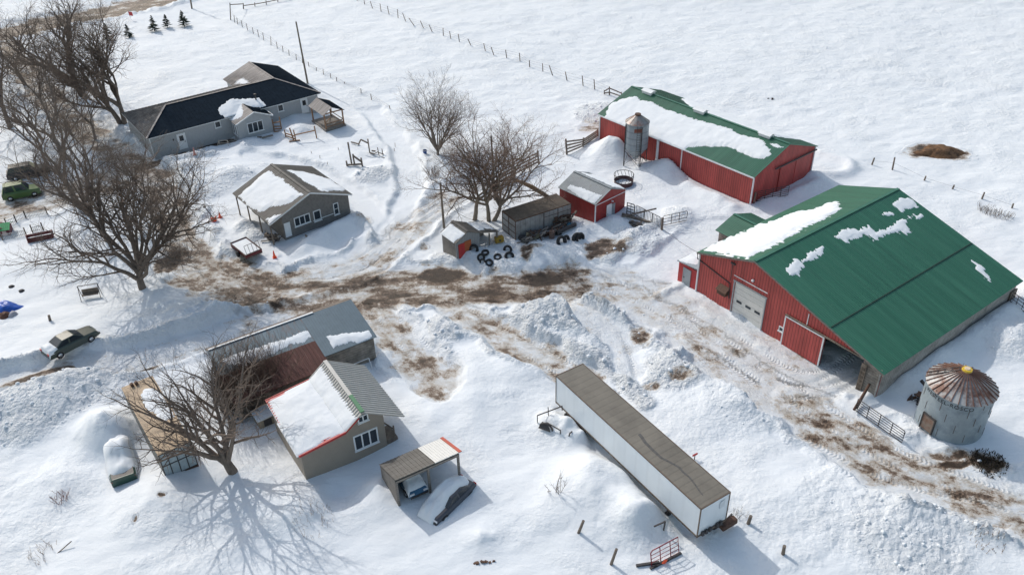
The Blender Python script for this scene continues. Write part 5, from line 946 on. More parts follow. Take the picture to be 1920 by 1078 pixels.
tube_gate('five bar steel gate in the shade between the two barns', (1418, 379), (1477, 367), 5, 1.2, stiles=4)
tube_gate('long tubular gate lying half sunk beside the muddy track', (1603, 770), (1690, 832), 5, 1.15, stiles=4)
tube_gate('dark rail hurdle at the right photo edge behind the barn', (1893, 567), (1925, 590), 3, 1.0)
tube_gate('short black rail panel against the red shed corner', (1175, 402), (1189, 405), 4, 1.4, name='hurdle_panel', r=.05, stiles=2)
def lone(label, b, t_, r=.1, name='fence_post', m=None, cat='post', group=None):
    B, T = post_pts(b, t_); mb = MB(); stake(mb, (0, 0, 0), T - B, r, 8); o = mb.build(name, m or M_wood, None); o.location = B; tag(o, label, cat, group); return o
lone('stout reddish gate post where hurdle and open gate meet', q(1075, 540), q(1092, 305), .14)
lone('thick post against the corner of the long red barn', (1413, 381), (1417, 361), .13)
lone('round post with dead stalks, in open snow left of the trailer', (1085, 998), (1094, 976), .11)
lone('upright post at the photo foot, left of the red loader frame', (1146, 1057), (1156, 1029), .11)
lone('short stub post right of the trailer nose', (1403, 981), (1408, 967), .13)
lone('short stub post furthest right below the trailer', (1468, 1038), (1471, 1023), .13)
lone('thin stake sticking out of the snow at lower left', (110, 1035), (134, 1014), .04)
lone('weathered stump post on the snowy lawn above the sedan', (94, 601), (91.5, 591), .13)
for i, (b_, t_) in enumerate([((739.5, 284), (739, 278)), ((741, 276), (740.5, 268)), ((584, 288), (583.5, 283.5)), ((600, 297), (599.5, 291.5)), ((614, 309), (613.5, 304)), ((634.5, 281), (634, 277))]):
    lone('thin garden stake in the snow below the house, lot %s' % ['by the plough track', 'behind the first track stake', 'left above the workshop', 'over the workshop ridge', 'right of the ridge', 'under the garden shelter'][i], b_, t_, .035, 'garden_stake', cat='stake', group='garden stakes')
# ------------------------------------------------------------------ poles
def pole(label, b, t_, r, cap=True, H=None):
    B, T = post_pts(b, t_)
    if H: T = B + (T - B).normalized() * H
    t = thing('utility_pole', label, 'pole', tuple(B), 0, 'wooden utility poles'); d = T - B; mb = MB(); mb.tube([-d.normalized() * .5, (0, 0, 0), d * .5, d], [r, r, r * .85, r * .7], 10); mb.build('shaft', M_barkg, t)
    mb = MB(); mb.tube([d, d + Vector((0, 0, .18))], .05, 6); mb.build('insulator', M_light, t)
pole('tall bare utility pole rising behind the grey house', (577, 157), (555, 41.5), .15)
pole('pole by the small grey shed, with a slack cable', (832.6, 427), (825.5, 344), .14)
pole('pole cut off by the top edge near the public road', (360, 17), (350, -40), .16, H=9.5)
pole('pole standing among the branches behind the big tree', (928, 375), (920, 240), .13, H=8)
def cable(label, pts, r=.018):
    mb = MB(); p0 = pts[0]; mb.tube([Vector(p) - Vector(p0) for p in pts], r, 5); o = mb.build('cable', M_dark); o.location = p0; tag(o, label, 'cable')
def sag(a, b, s, n=10): a, b = Vector(a), Vector(b); return [a.lerp(b, i / n) - Vector((0, 0, s * 4 * (i / n) * (1 - i / n))) for i in range(n + 1)]
_B, _T = post_pts((832.6, 427), (825.5, 344)); cable('slack black cable from the pole to the tool shed tree', sag(_B.lerp(_T, .62), G(893, 420) + Vector((0, 0, .4)), .4))
_g = Matrix.Rotation(B2[2], 3, 'Z') @ Vector((0.2, -.1, 4.2)) + Vector((*B2[:2], 0)); cable('thin wire from the gate post to the big barn eave', sag(G(*q(1075, 545)) + Vector((0, 0, .2)), _g, .15))
# ------------------------------------------------------------------ round bale feeder
def feeder():
    P = G(1169, 345); t = thing('bale_feeder', 'round steel bale feeder ring standing in the snow', 'feeder', tuple(P)); R = 1.12; circ = lambda r, z: [(r * cos(2 * pi * k / 24), r * sin(2 * pi * k / 24), z) for k in range(25)]
    mb = MB(); n = 24; vs = [(R * cos(2 * pi * k / n), R * sin(2 * pi * k / n), z) for z in (0, .5) for k in range(n)]; mb.add(vs + [(v[0] * .97, v[1] * .97, v[2]) for v in vs], [(k, (k + 1) % n, n + (k + 1) % n, n + k) for k in range(n)] + [(2 * n + (k + 1) % n, 2 * n + k, 3 * n + k, 3 * n + (k + 1) % n) for k in range(n)] + [(n + k, n + (k + 1) % n, 3 * n + (k + 1) % n, 3 * n + k) for k in range(n)]); mb.build('skirt', mat('feeder_brown', (.07, .03, .03), .6, .2), t)
    mb = MB(); mb.tube(circ(R, .52), .04, 5, False); mb.tube(circ(R * 1.04, 1.25), .04, 5, False); mb.build('ring', M_dark, t); mb = MB()
    for k in range(16): a = 2 * pi * k / 16; mb.tube([(R * cos(a), R * sin(a), .5), (R * 1.04 * cos(a + .22), R * 1.04 * sin(a + .22), 1.25)], .025, 5)
    mb.build('slant_bars', M_dark, t)
feeder()
# ------------------------------------------------------------------ tyres
TYR = [((888, 470), .55, 78, 'large upright tyre nearest the orange door'), ((910, 478), .42, 12, 'tyre lying flat with snow in its hole'), ((902, 484), .42, 60, 'tyre tilted in the heap below the flat one'), ((905, 491), .36, 80, 'lowest dark tyre of the heap'), ((917, 490), .42, 35, 'half buried tyre at the heap foot'), ((933, 482), .42, 25, 'arched tyre just poking through the snow'),
       ((952, 470), .5, 70, 'leaning tyre above the wheel with a rim'), ((955, 482), .5, 50, 'wheel with a pale rim at the right of the heap'), ((1053, 455), .62, 65, 'tractor tyre in the snow below the barrel'), ((1062, 452), .55, 70, 'second tyre leaning on the tractor tyre'), ((1081, 449), .62, 84, 'upright tyre, left one of the standing pair'), ((1087, 449), .62, 84, 'upright tyre, right one of the standing pair')]
for i, (p, R, tl, lb) in enumerate(TYR):
    P = G(*p); az = rnd.uniform(-.5, .5) + (0 if i < 8 else 1.1); M = Matrix.Rotation(az, 3, 'Z') @ Matrix.Rotation(radians(tl), 3, 'X'); t = thing('tyre', lb, 'tyre', (P.x, P.y, P.z + R * sin(radians(tl)) * .25), 0, 'old tyres around the tool shed')
    mb = MB(); mb.torus((0, 0, 0), R * .76, R * .27, M, 22, 8); mb.build('rubber', M_black, t)
    if i == 7: mb = MB(); mb.tube([M @ Vector((0, 0, -.08)), M @ Vector((0, 0, .08))], R * .5, 16); mb.build('rim', M_grey, t)
# ------------------------------------------------------------------ traffic cones
def cone(p, label, h=.75, m=None, lean=0):
    P = G(*p); t = thing('traffic_cone', label, 'cone', tuple(P), rnd.uniform(0, 1), 'traffic cones'); t.rotation_euler[0] = lean; mb = MB(); mb.box((0, 0, .02), (.42, .42, .05)); mb.build('base', m or M_orange, t); mb = MB(); mb.tube([(0, 0, .04), (0, 0, h)], [.17, .035], 14); mb.build('body', m or M_orange, t)
    mb = MB(); mb.tube([(0, 0, h * .62), (0, 0, h * .78)], [.085, .062], 14); mb.build('band', mat('cone_band', (.62, .30, .24), .5), t)
cone((515, 483), 'red traffic cone standing alone below the workshop', .85); cone((413, 408), 'smaller red cone in the snow beside the lamp stand', .7); cone((366, 293), 'faded pink cone near the house walk', 1.0, mat('pink_faded', (.55, .25, .22), .6))
P = G(402, 415); t = thing('lamp_stand', 'orange topped work lamp stand leaning in the snow', 'lamp', tuple(P)); mb = MB(); mb.tube([(0, 0, .3), (-.75, .2, 1.7)], .045, 8); mb.build('arm', M_dark, t); mb = MB(); mb.box((0, 0, .3), (.5, .4, .5)); mb.build('base_box', M_orange, t); mb = MB(); mb.box((0, 0, .58), (.34, .3, .08)); mb.build('lid', M_light, t); mb = MB(); mb.box((-.78, .2, 1.75), (.25, .2, .2)); mb.build('head', M_dark, t)
# ------------------------------------------------------------------ small red utility trailer
def util():
    A, B_, D = G(432, 457), G(461, 480), G(457.5, 443); A0 = G0(432, 457, .75); B0 = G0(461, 480, .75); D0 = G0(457.5, 443, .75); u = Vector(B0 - A0); v = Vector(D0 - A0); L, W = u.length, v.length; yw = atan2(u.y, u.x)
    t = thing('utility_trailer', 'low dark red utility trailer with a snow filled deck', 'trailer', (A0[0], A0[1], G(445, 462).z), yw); Mr = mat('trailer_red', (.14, .012, .018), .5, .15, 4)
    mb = MB(); mb.bx(0, L, 0, W, .42, .55); mb.build('bed', M_wood, t)
    for y in (0, W - .06):
        mb = MB(); mb.bx(0, L, y, y + .06, .4, .85); mb.build('side_board', Mr, t)
    for x in (0, L - .06):
        mb = MB(); mb.bx(x, x + .06, .061, W - .061, .4, .85); mb.build('end_board', Mr, t)
    mb = MB(); 
    for y in (-.02, W - .02): mb.bar((0, y, .88), (L, y, .88), .06)
    mb.bar((0, -.02, .88), (0, W, .88), .06); mb.bar((L, -.02, .88), (L, W, .88), .06); mb.build('top_rail', M_dark, t)
    mb = MB(); nx = 14
    vs = [(L * i / nx * .96 + .03 * L, W * (.05 + .9 * j / nx), .8 + .08 * sin(pi * i / nx) * sin(pi * j / nx)) for i in range(nx + 1) for j in range(nx + 1)]; mb.add(vs, [(i * (nx + 1) + j, (i + 1) * (nx + 1) + j, (i + 1) * (nx + 1) + j + 1, i * (nx + 1) + j + 1) for i in range(nx) for j in range(nx)], True); mb.build('snow_load', M_snow, t)
    for y in (-.12, W + .12):
        mb = MB(); mb.tube([(L * .5, y - .1, .33), (L * .5, y + .1, .33)], .33, 14); wh = mb.build('wheel', M_black, t)
    mb = MB()
    for f_ in (.08, .3, .52, .74, .95): mb.bar((L - .02, W * f_, .85), (L - .35, W * f_, 1.75), .035)
    for z, x in ((.9, .04), (1.75, .35)): mb.bar((L - x, W * .08, z), (L - x, W * .95, z), .04)
    mb.build('ramp_gate', M_dark, t)
util()
# ------------------------------------------------------------------ trees
def tree_mesh(seed, H, trunk_h, spread, limbs=5, r0=.35, lev=4, up=.35, dens=1.0, lean=(0, 0), fork=False, thin=1.0, crook=.18, low=False):
    """returns two MBs: trunk with main limbs, and the finer branches"""
    rg = random.Random(seed); tk, br = MB(), MB()
    def grow(p, d, L, r, level, mb):
        n = (5, 6, 5, 4, 3, 3)[level]; pts = [p.copy()]; rs = [r]; q = p.copy(); dd = d.copy(); dirs = [d.copy()]
        for i in range(n):
            w = crook * (.5 if level == 0 else 1.0 + .25 * level)
            dd = (dd + Vector((rg.gauss(0, w), rg.gauss(0, w), rg.gauss(0, w * .6) + up * (.10 if level else .0) * (1.0 if dd.z < .85 else 0)))).normalized()
            q = q + dd * (L / n); pts.append(q.copy()); rs.append(max(r * (1 - (i + 1) / n * (.45 if level == 0 else .72)), .006)); dirs.append(dd.copy())
        mb.tube(pts, rs, (9, 6, 4, 3, 3, 3)[level], cap=False, smooth=level < 3); return pts, rs, dirs
    def rec(p, d, L, r, level):
        pts, rs, dirs = grow(p, d, L, r, level, tk if level <= 1 else br)
        if level >= lev: return
        k = (limbs, 7, 6, 5, 4)[level]; k = max(2, int(round(k * dens * (.8 + .4 * rg.random()))))
        for i in range(k):
            f = (.72 + .28 * (i + .5) / k) if level == 0 else (.22 + .78 * (i + rg.random()) / k)
            if level == 0 and low: f = .35 + .65 * (i + .5) / k
            x = f * (len(pts) - 1); j = min(int(x), len(pts) - 2); P_ = pts[j].lerp(pts[j + 1], x - j); R_ = rs[j] + (rs[j + 1] - rs[j]) * (x - j); D_ = dirs[j + 1]
            a = 2.4 * i + rg.uniform(-.6, .6) + seed; o = D_.orthogonal().normalized(); o = (Matrix.Rotation(a, 3, D_) @ o).normalized()
            if level == 0: ang = radians(rg.uniform(22, 52)) * spread
            else: ang = radians(rg.uniform(28, 58))
            nd = (D_ * cos(ang) + o * sin(ang)); nd.z += up * (.45 if level < 2 else .2); nd.normalize()
            Ln = (H - trunk_h) * rg.uniform(.72, 1.0) * (.85 if level == 0 else 1) if level == 0 else L * rg.uniform(.42, .66) * (1.15 - .45 * f)
            rec(P_, nd, Ln, min(R_ * .8, r * (.56 if level == 0 else .5)), level + 1)
        if level > 0:
            rec(pts[-1], dirs[-1], L * .4, rs[-1], level + 1) if level + 1 <= lev else None
    d0 = Vector((lean[0], lean[1], 1)).normalized()
    if fork:
        for sgn in (-1, 1): rec(Vector((sgn * r0 * .5, 0, -.4)), Vector((lean[0] + sgn * .28, lean[1] + .06 * sgn, 1)).normalized(), trunk_h, r0 * .75, 0)
    else: rec(Vector((0, 0, -.4)), d0, trunk_h, r0, 0)
    return tk, br
def tree(label, p, seed, H, trunk_h, spread, bark=None, twig=None, group='bare trees', name='bare_tree', **k):
    P = G(*p) if len(p) == 2 else Vector(p); t = thing(name, label, 'tree', (P.x, P.y, P.z - .05), 0, group); tk, br = tree_mesh(seed, H, trunk_h, spread, **k); tk.build('trunk', bark or M_bark, t); br.build('branches', twig or M_twig, t); return t
tree('great bare maple at the yard corner, trunk foot by the muddy lane', (268, 541), 3, 15.5, 3.4, 1.0, limbs=10, r0=.40, up=.36, lean=(-.14, .03), dens=1.2, low=True)
tree('bare tree behind the maple, its stem leaning over the lane', (205, 452), 11, 16.5, 4.5, .85, limbs=6, r0=.36, up=.5, lean=(-.14, 0), dens=.82)
tree('tall bare tree in the lane row above the parked cars', (150, 385), 12, 18, 5, .8, limbs=6, r0=.38, up=.5, lean=(-.14, .05), dens=.85)
tree('thick bare tree of the lane row left of the house gable', (122, 300), 13, 17, 4, .9, limbs=6, r0=.38, up=.45, lean=(-.14, .05), dens=.85)
tree('tall twin stemmed tree at the corner of the long house', (230, 232), 14, 18, 5.5, .95, limbs=8, r0=.50, up=.42, fork=True, lean=(-.10, .1), dens=1.1, low=True)
tree('heavy forked tree on the lawn between house and road', (157, 180), 15, 17, 3, 1.1, limbs=5, r0=.62, up=.55, lean=(-.28, .1))
tree('bare tree at the left photo edge beyond the lane', (20, 240), 16, 17, 4.5, .85, limbs=6, r0=.38, up=.45, dens=.85)
tree('bare tree near the public road, top left corner', (48, 160), 17, 15, 4, .9, limbs=6, r0=.34, up=.45)
tree('slim bare tree between lane and lawn left of the roof', (178, 262), 18, 11, 3, .9, limbs=5, r0=.2, up=.5)
tree('slender scrubby tree by the lane, above the cars', (80, 262), 19, 13, 3, .95, limbs=6, r0=.24, up=.5)
tree('rounded bare tree beside the ploughed path, short trunk', (822, 291), 25, 10.2, 1.5, 1.05, bark=M_barkg, limbs=11, r0=.20, up=.50, dens=.95, low=True, crook=.09)
tree('broad russet crowned tree over the silver trailer, right stem', (920, 414), 22, 13.4, 3.4, 1.3, bark=M_barkg, twig=M_twigr, limbs=7, r0=.36, up=.30, fork=True, dens=1.05, crook=.2, lean=(.16, 0))
tree('gnarled russet tree behind the tool shed, left stem', (889, 412), 23, 11, 4.0, 1.05, bark=M_barkg, twig=M_twigr, limbs=7, r0=.28, up=.32, dens=1.0, crook=.22, lean=(-.06, 0))
tree('gnarled bare tree beside the container, thick short trunk', (438, 884), 34, 12.5, 2.7, 1.05, limbs=9, r0=.42, up=.46, dens=.88, low=True, crook=.12, lean=(-.12, .05))
def fallen():
    A, B_ = G(1050, 372), G(950, 333); t = thing('broken_limb', 'thick broken tree limb with torn pale wood, hanging to the trailer roof', 'branch', tuple(A)); d = Vector(G0(962, 335, 3.4)) - A; e = Vector(G0(1032, 372, 1.6)) - A; mb = MB(); mb.tube([d, d.lerp(e, .5) + Vector((0, 0, .2)), e, e + Vector((.8, -.7, -1.0))], [.12, .26, .22, .06], 9); mb.build('wood', mat('torn_wood', (.27, .17, .09), .85, .35, 4, col2=(.12, .08, .055), mix=.5), t)
fallen()
# bushes of bare stems
def bush(label, p, seed, n, h, w, m=None, r=.018, cat='shrub', name='bare_shrub', group=None, sub=4, elong=1., ang=0):
    rg = random.Random(seed); P = G(*p); mb = MB()
    for i in range(n):
        a = rg.uniform(0, 2 * pi); q = sqrt(rg.random()) * w; b = Vector((q * cos(a) * elong, q * sin(a), -.05)); b = Matrix.Rotation(ang, 3, 'Z') @ b; d = Vector((rg.gauss(0, .35), rg.gauss(0, .35), 1)).normalized(); L = h * rg.uniform(.5, 1); pts = [b]
        for k in range(3): d = (d + Vector((rg.gauss(0, .14), rg.gauss(0, .14), .05))).normalized(); pts.append(pts[-1] + d * L / 3)
        z0 = float(hgt(P.x + b.x, P.y + b.y)) - P.z; pts = [x + Vector((0, 0, z0)) for x in pts]; mb.tube(pts, [r, r * .8, r * .6, r * .35], 3, False, False)
        for k in range(sub):
            j = rg.randint(1, 2); f = rg.random(); s_ = pts[j].lerp(pts[j + 1], f); e = (d + Vector((rg.gauss(0, .6), rg.gauss(0, .6), .2))).normalized(); mb.tube([s_, s_ + e * L * .14, s_ + (e + Vector((0, 0, .2))) * L * .26], [r * .5, r * .4, r * .25], 3, False, False)
    o = mb.build(name, m or M_twig); o.location = P; tag(o, label, cat, group)
bush('dense brown thicket of bare stems between rusty shed and gnarled tree', (472, 752), 31, 820, 4.6, 1.8, mat('thicket_brown', (.10, .066, .048), .9), sub=8, r=.022, elong=1.5, ang=.7)
bush('sparse red stemmed shrub in the snow at lower left', (112, 935), 32, 26, .9, .6, mat('dogwood', (.20, .09, .08), .8)); bush('pale dry weeds behind the lower left stake', (80, 1040), 33, 36, .7, 1.0, mat('dry_weed', (.24, .17, .12), .9), r=.012)
bush('little two stemmed sapling left of the white trailer', (1047, 922), 34, 7, 1.5, .22, r=.02, sub=9); bush('thin single twig sapling beside the small sapling', (1029, 920), 35, 3, 1.1, .08, r=.018, sub=6)
bush('dry bush crossing the fence line at far right', (1865, 402), 36, 110, .9, .8, elong=2.6, ang=-.9, r=.016); bush('weedy stems poking through the foot shadow of the gnarled tree', (585, 975), 37, 60, .8, 1.6, mat('dry_weed', (.24, .17, .12), .9), r=.01)
bush('brushy shrub growing below the great maple lane side', (330, 480), 38, 160, 1.3, 1.6, r=.014); bush('brush growing along the lane between the row trees', (95, 330), 39, 110, 2.8, 2.6, r=.02, sub=6); bush('tangle of stems by the lane near the house gable', (195, 320), 40, 120, 2.6, 2.4, r=.018, sub=6)
bush('small brushy stems behind the rounded tree, beside the big tree', (815, 330), 41, 60, 1.2, .9, r=.014); bush('twiggy scrub around the foot of the left tree row', (140, 250), 42, 130, 3.0, 3.0, r=.02, sub=6); bush('brushy regrowth at the top left near the road', (20, 140), 43, 140, 3.2, 4.0, r=.024, sub=6)
bush('dark evergreen shrub crushed flat beside the grain bin', (1853, 868), 44, 260, .30, 1.35, mat('dark_evergreen', (.05, .037, .022), .95, .4, 8), r=.04, sub=6)
bush('low dead weeds around the post at the trailer nose', (1385, 968), 45, 20, .6, .5, r=.012); bush('dry weeds in the heap at far lower right', (1850, 1010), 46, 50, .35, 1.2, mat('dry_weed', (.24, .17, .12), .9), r=.02)
def spruce(label, p, seed, h):
    rg = random.Random(seed); P = G(*p); t = thing('spruce', label, 'tree', tuple(P), 0, 'young spruces on the lawn'); mb = MB(); mb.tube([(0, 0, -.2), (0, 0, h)], [.07, .015], 6); mb.build('trunk', M_bark, t); mb = MB()
    for i in range(150):
        f = rg.random() ** .8; z = h * (.1 + .88 * f); a = rg.uniform(0, 2 * pi); L = h * .40 * (1.02 - f) ** .85 * rg.uniform(.5, 1.25) + .05; d = Vector((cos(a), sin(a), -.12 + .3 * f)); e = Vector((0, 0, z)) + d * L; w = L * .16 + .03; s_ = Vector((-sin(a), cos(a), 0)); m_ = Vector((0, 0, z)) + d * L * .55
        mb.add([Vector((0, 0, z)), m_ + s_ * w - Vector((0, 0, .04)), e, m_ - s_ * w - Vector((0, 0, .04)), m_ + Vector((0, 0, .05))], [(0, 1, 4), (1, 2, 4), (2, 3, 4), (3, 0, 4)])
    mb.build('needles', mat('spruce_green', (.03, .045, .03), .9, .4, 4), t)
spruce('young spruce, nearest the big lawn tree of the open three', (290, 59), 1, 2.9); spruce('young spruce, middle one of the open three', (314, 52), 2, 2.4); spruce('young spruce, right one of the open three', (346, 50), 3, 3.0); spruce('young spruce seen through the tree branches, right', (242, 71), 4, 2.4); spruce('young spruce hidden deep behind branches, left', (204, 74), 5, 2.9)
# ------------------------------------------------------------------ garden and odds and ends
def picket(label, pa, pb, h=.75, group='white picket fences'):
    A, B_ = G(*pa), G(*pb); t = thing('picket_fence', label, 'fence', tuple(A), 0, group); d = B_ - A; n = int(d.xy.length / .16); mb = MB()
    for i in range(n + 1):
        f = i / n; x, y = A.x + d.x * f, A.y + d.y * f; z = float(hgt(x, y)) - A.z; mb.bx(d.x * f - .02, d.x * f + .02, d.y * f - .02, d.y * f + .02, z - .1, z + h)
    mb.build('pickets', mat('picket_grey', (.42, .42, .42), .8), t); mb = MB()
    for z in (.2, h - .12): mb.bar((0, 0, z), (d.x, d.y, z + d.z), .03, .05)
    mb.build('rail', mat('picket_grey', (.42, .42, .42), .8), t)
    for f in (0, 1): mb = MB(); mb.bx(d.x * f - .05, d.x * f + .05, d.y * f - .05, d.y * f + .05, d.z * f - .3, d.z * f + h + .25); mb.build('post', M_wood, t)
k = lambda x, y: (x / 10.78, 380 + y / 10.78)
picket('picket panel behind the green roofed playhouse', k(150, 480), k(335, 400)); picket('second picket panel along the garden back edge', k(335, 400), k(530, 320)); picket('picket panel at the garden back right', k(530, 320), k(960, 240)); picket('picket panel left of the garden gate gap', k(60, 760), k(535, 665)); picket('picket panel right of the garden gate gap', k(665, 610), k(880, 560))
P = G(77, 449); t = thing('park_bench', 'dark red garden bench with its seat snowed under', 'bench', tuple(P), radians(22)); Mr = mat('bench_red', (.11, .015, .02), .6)
for nm, d in (('backrest', (0, .15, .62, 2.7, .08, .34)), ('backrest', (0, .05, .28, 2.7, .08, .2)), ('seat', (0, -.15, .12, 2.6, .5, .06))): mb = MB(); mb.box(d[:3], d[3:]); mb.build(nm, Mr, t)
for x in (-1.25, 1.25): mb = MB(); mb.box((x, 0, .35), (.08, .5, 1.0)); mb.build('side', Mr, t)
def playhouse():
    P = G(4, 438); t = thing('playhouse', 'tiny red playhouse with a bright green roof at the left edge', 'playhouse', tuple(P), radians(15)); mb = MB(); mb.prism([(-1, -.2), (1, -.2), (1, .75), (0, 1.1), (-1, .75)], -.7, .7); mb.build('wall', mat('playhouse_red', (.12, .02, .03), .6), t)
    roof(t, [((-1.1, 0, 1.25), (1.15, 0, 1.25), (1.15, -.95, .8), (-1.1, -.95, .8)), ((-1.1, 0, 1.25), (1.15, 0, 1.25), (1.15, .95, .8), (-1.1, .95, .8))], mat('bright_green', (.02, .30, .10), .5), .04, .2, .02, cap=False); mb = MB(); mb.bx(.3, .7, -.74, -.7, .0, .6); mb.build('door', mat('pale_pink', (.6, .45, .42), .6), t)
playhouse()
def swing():
    P = G(172, 558); t = thing('garden_swing', 'half buried garden swing frame under the great maple', 'swing', tuple(P), radians(15)); mb = MB()
    for x in (-.9, .9): mb.bar((x, -.5, -.2), (x, 0, 1.5), .05); mb.bar((x, .5, -.2), (x, 0, 1.5), .05)
    mb.bar((-.9, 0, 1.5), (.9, 0, 1.5), .06); mb.build('frame', M_dark, t); mb = MB(); mb.box((0, 0, .45), (1.5, .5, .06)); mb.box((0, .25, .7), (1.5, .05, .45)); mb.build('seat', M_wood, t)
swing()
def cloth(name, label, cat, p, w, d, h, m, seed, rz=0):
    P = G(*p); mb = MB(); n = 26; rg = np.random.default_rng(seed); vs = []
    for i in range(n + 1):
        for j in range(n + 1):
            u, v = i / n * 2 - 1, j / n * 2 - 1; r = min(1, sqrt(u * u + v * v)); s_ = h * (1 - r ** 2.2) * (.6 + .8 * float(fbm(np.array([u * 2.]), np.array([v * 2.]), 1.1, seed, 3)[0])); a = 1 + .18 * float(vn(np.array([u * 3]), np.array([v * 3]), 1., seed)[0]); vs.append((u * w * a / max(1, sqrt(u * u + v * v) / max(abs(u), abs(v), 1e-6)), v * d * a / max(1, sqrt(u * u + v * v) / max(abs(u), abs(v), 1e-6)), s_ - .06))
    mb.add(vs, [(i * (n + 1) + j, (i + 1) * (n + 1) + j, (i + 1) * (n + 1) + j + 1, i * (n + 1) + j + 1) for i in range(n) for j in range(n)], True); o = mb.build(name, m); o.location = P; o.rotation_euler = (0, 0, rz); return tag(o, label, cat)
cloth('tarp', 'crumpled bright blue tarp over a heap at the left edge', 'tarp', (10, 578), 1.6, 1.0, .8, mat('blue_tarp', (.015, .09, .42), .4, .25, 3), 3); cloth('brown_sack', 'brown sack heap below the blue tarp', 'sack', (10, 592), .9, .5, .5, mat('sack_brown', (.10, .045, .03), .8, .4, 5), 4)
cloth('grey_cover', 'grey cover sheet beside the brown sack', 'cover', (24, 590), .5, .5, .45, mat('cover_grey', (.32, .32, .36), .6), 5)
cloth('manure_pile', 'big brown manure pile alone in the open field', 'pile', (1762, 287), 3.2, 1.8, .9, mat('manure', (.16, .085, .04), .95, .5, 2.5, col2=(.075, .042, .024), mix=.5, grain=6, bs=1), 6)
def doghouse():
    P = G(498, 790); t = thing('dog_house', 'small snowy topped plywood box beside the red roof edge', 'dog house', tuple(P), radians(35)); mb = MB(); mb.bx(-.7, .7, -.6, .6, -.2, .9); mb.build('body', mat('pale_plywood', (.30, .25, .19), .8), t); mb = MB(); mb.slab([(-.8, -.7, .92), (.8, -.7, .98), (.8, .7, 1.1), (-.8, .7, 1.04)], .12); mb.build('snow_cover', M_snow, t); mb = MB(); mb.bx(-.3, .35, -.62, -.6, .05, .7); mb.build('opening_shade_panel', M_dark, t)  # entrance is a flat dark panel, painting the shade of a hollow inside
doghouse()
P = G(320, 748); 
for i, (dx, dy, lb) in enumerate(((0, .3, 'upper dark tyre hung on the container side'), (.25, -.35, 'lower dark tyre hung on the container side'))):
    t = thing('tyre', lb, 'tyre', (P.x - .6 + dx, P.y - 1.0 + dy, 1.1 - .2 * i), 0, 'tyres on the container'); mb = MB(); mb.torus((0, 0, 0), .32, .12, Matrix.Rotation(.9, 3, 'X')); mb.build('rubber', M_black, t); mb = MB(); mb.tube([(0, 0, -.05), (0, 0, .05)], .2, 10); mb.build('hub', M_rustm, t)
# scrap around the silver trailer
def barrel(p, label, m, h=.9, r=.3, tilt=0):
    P = G(*p); t = thing('barrel', label, 'barrel', tuple(P)); t.rotation_euler = (tilt, 0, .3); mb = MB(); cyl(mb, (0, 0), r, r, -.1, h, 18, True); mb.build('shell', m, t); mb = MB()
    for z in (.28, .6, h): mb.torus((0, 0, z), r, .018, None, 18, 5)
    mb.build('hoops', M_dark, t)
barrel((1034.5, 447), 'brown wooden barrel with dark hoops in the scrap row', mat('barrel_brown', (.16, .10, .08), .7, .2)); barrel((1067, 424), 'round blue drum lying behind the dark beam', mat('drum_blue', (.04, .20, .30), .5, .1), .25, .28, .5)
def boxy(name, label, cat, p, dims, m, rz, tilt=(0, 0), dz=0, extra=None):
    P = G(*p); t = thing(name, label, cat, (P.x, P.y, P.z + dz)); t.rotation_euler = (tilt[0], tilt[1], rz); mb = MB(); mb.box((0, 0, dims[2] / 2), dims); o = mb.build('body', m, t); b = o.modifiers.new('bevel', 'BEVEL'); b.width = min(dims) * .15; b.segments = 2
    if extra: e = MB(); extra(e); e.build('fittings', M_dark, t)
    return t
boxy('tank', 'yellow plastic crate tank beside the tool shed lean-to', 'tank', (936, 455), (.95, .6, .65), mat('mustard', (.33, .20, .02), .5, .15), .35, dz=.1, extra=lambda e: e.tube([(0, -.3, .35), (0, -.36, .35)], .1, 10)); boxy('steel_beam', 'long dark steel beam propped by the blue drum', 'beam', (1062, 434), (2.6, .3, .35), M_dark, .55, (0, -.12), .2, lambda e: e.bx(-1.3, -1.2, -.3, .3, 0, .5))
boxy('plywood_sheet', 'olive plywood sheet leaning in the scrap, front', 'sheet', (1000, 450), (1.5, .06, .8), mat('olive_board', (.17, .15, .10), .8), .3, (-.5, .1)); boxy('feed_trough', 'dark trough sticking up left of the plywood', 'trough', (977, 448), (.7, .4, .5), M_dark, .4, (.5, .3))
def scrap(name, label, p, n, w, d, h, seed, mats, rz=.5, L=(0.5, 1.8), chunk=True):
    rg = random.Random(seed); P = G(*p); t = thing(name, label, 'scrap', tuple(P), rz)
    for nm, m in mats:
        mb = MB()
        for i in range(n):
            c = Vector((rg.uniform(-w, w), rg.uniform(-d, d), rg.uniform(0, h))); a = rg.gauss(0, .5); l = rg.uniform(*L); v = Vector((cos(a), sin(a), rg.uniform(-.15, .3))) * l / 2; mb.bar(c - v, c + v, rg.uniform(.05, .22), rg.uniform(.03, .12))
            if chunk and i % 3 == 0: mb.box(c, (rg.uniform(.15, .5), rg.uniform(.1, .4), rg.uniform(.1, .35)), Matrix.Rotation(rg.uniform(0, 3), 3, 'Z'))
        mb.build(nm, m, t)
scrap('scrap_pile', 'rusty brown planks and iron piled along the silver trailer', (1016, 446), 20, 2.3, .5, .9, 5, (('planks', M_rustm), ('iron', M_dark), ('boards', M_greywood)), .54)
scrap('scrap_pile', 'dark lumber stack at the right end of the silver trailer', (1058, 424), 12, 1.1, .4, 1.2, 6, (('planks', M_wood), ('iron', M_rustm)), .54); scrap('debris_pile', 'dark rubbish sticking out of the snow in the red shed shadow', (1198, 424), 12, 1.0, .35, .3, 7, (('iron', M_dark), ('planks', M_wood)), -.2, (.3, .9))
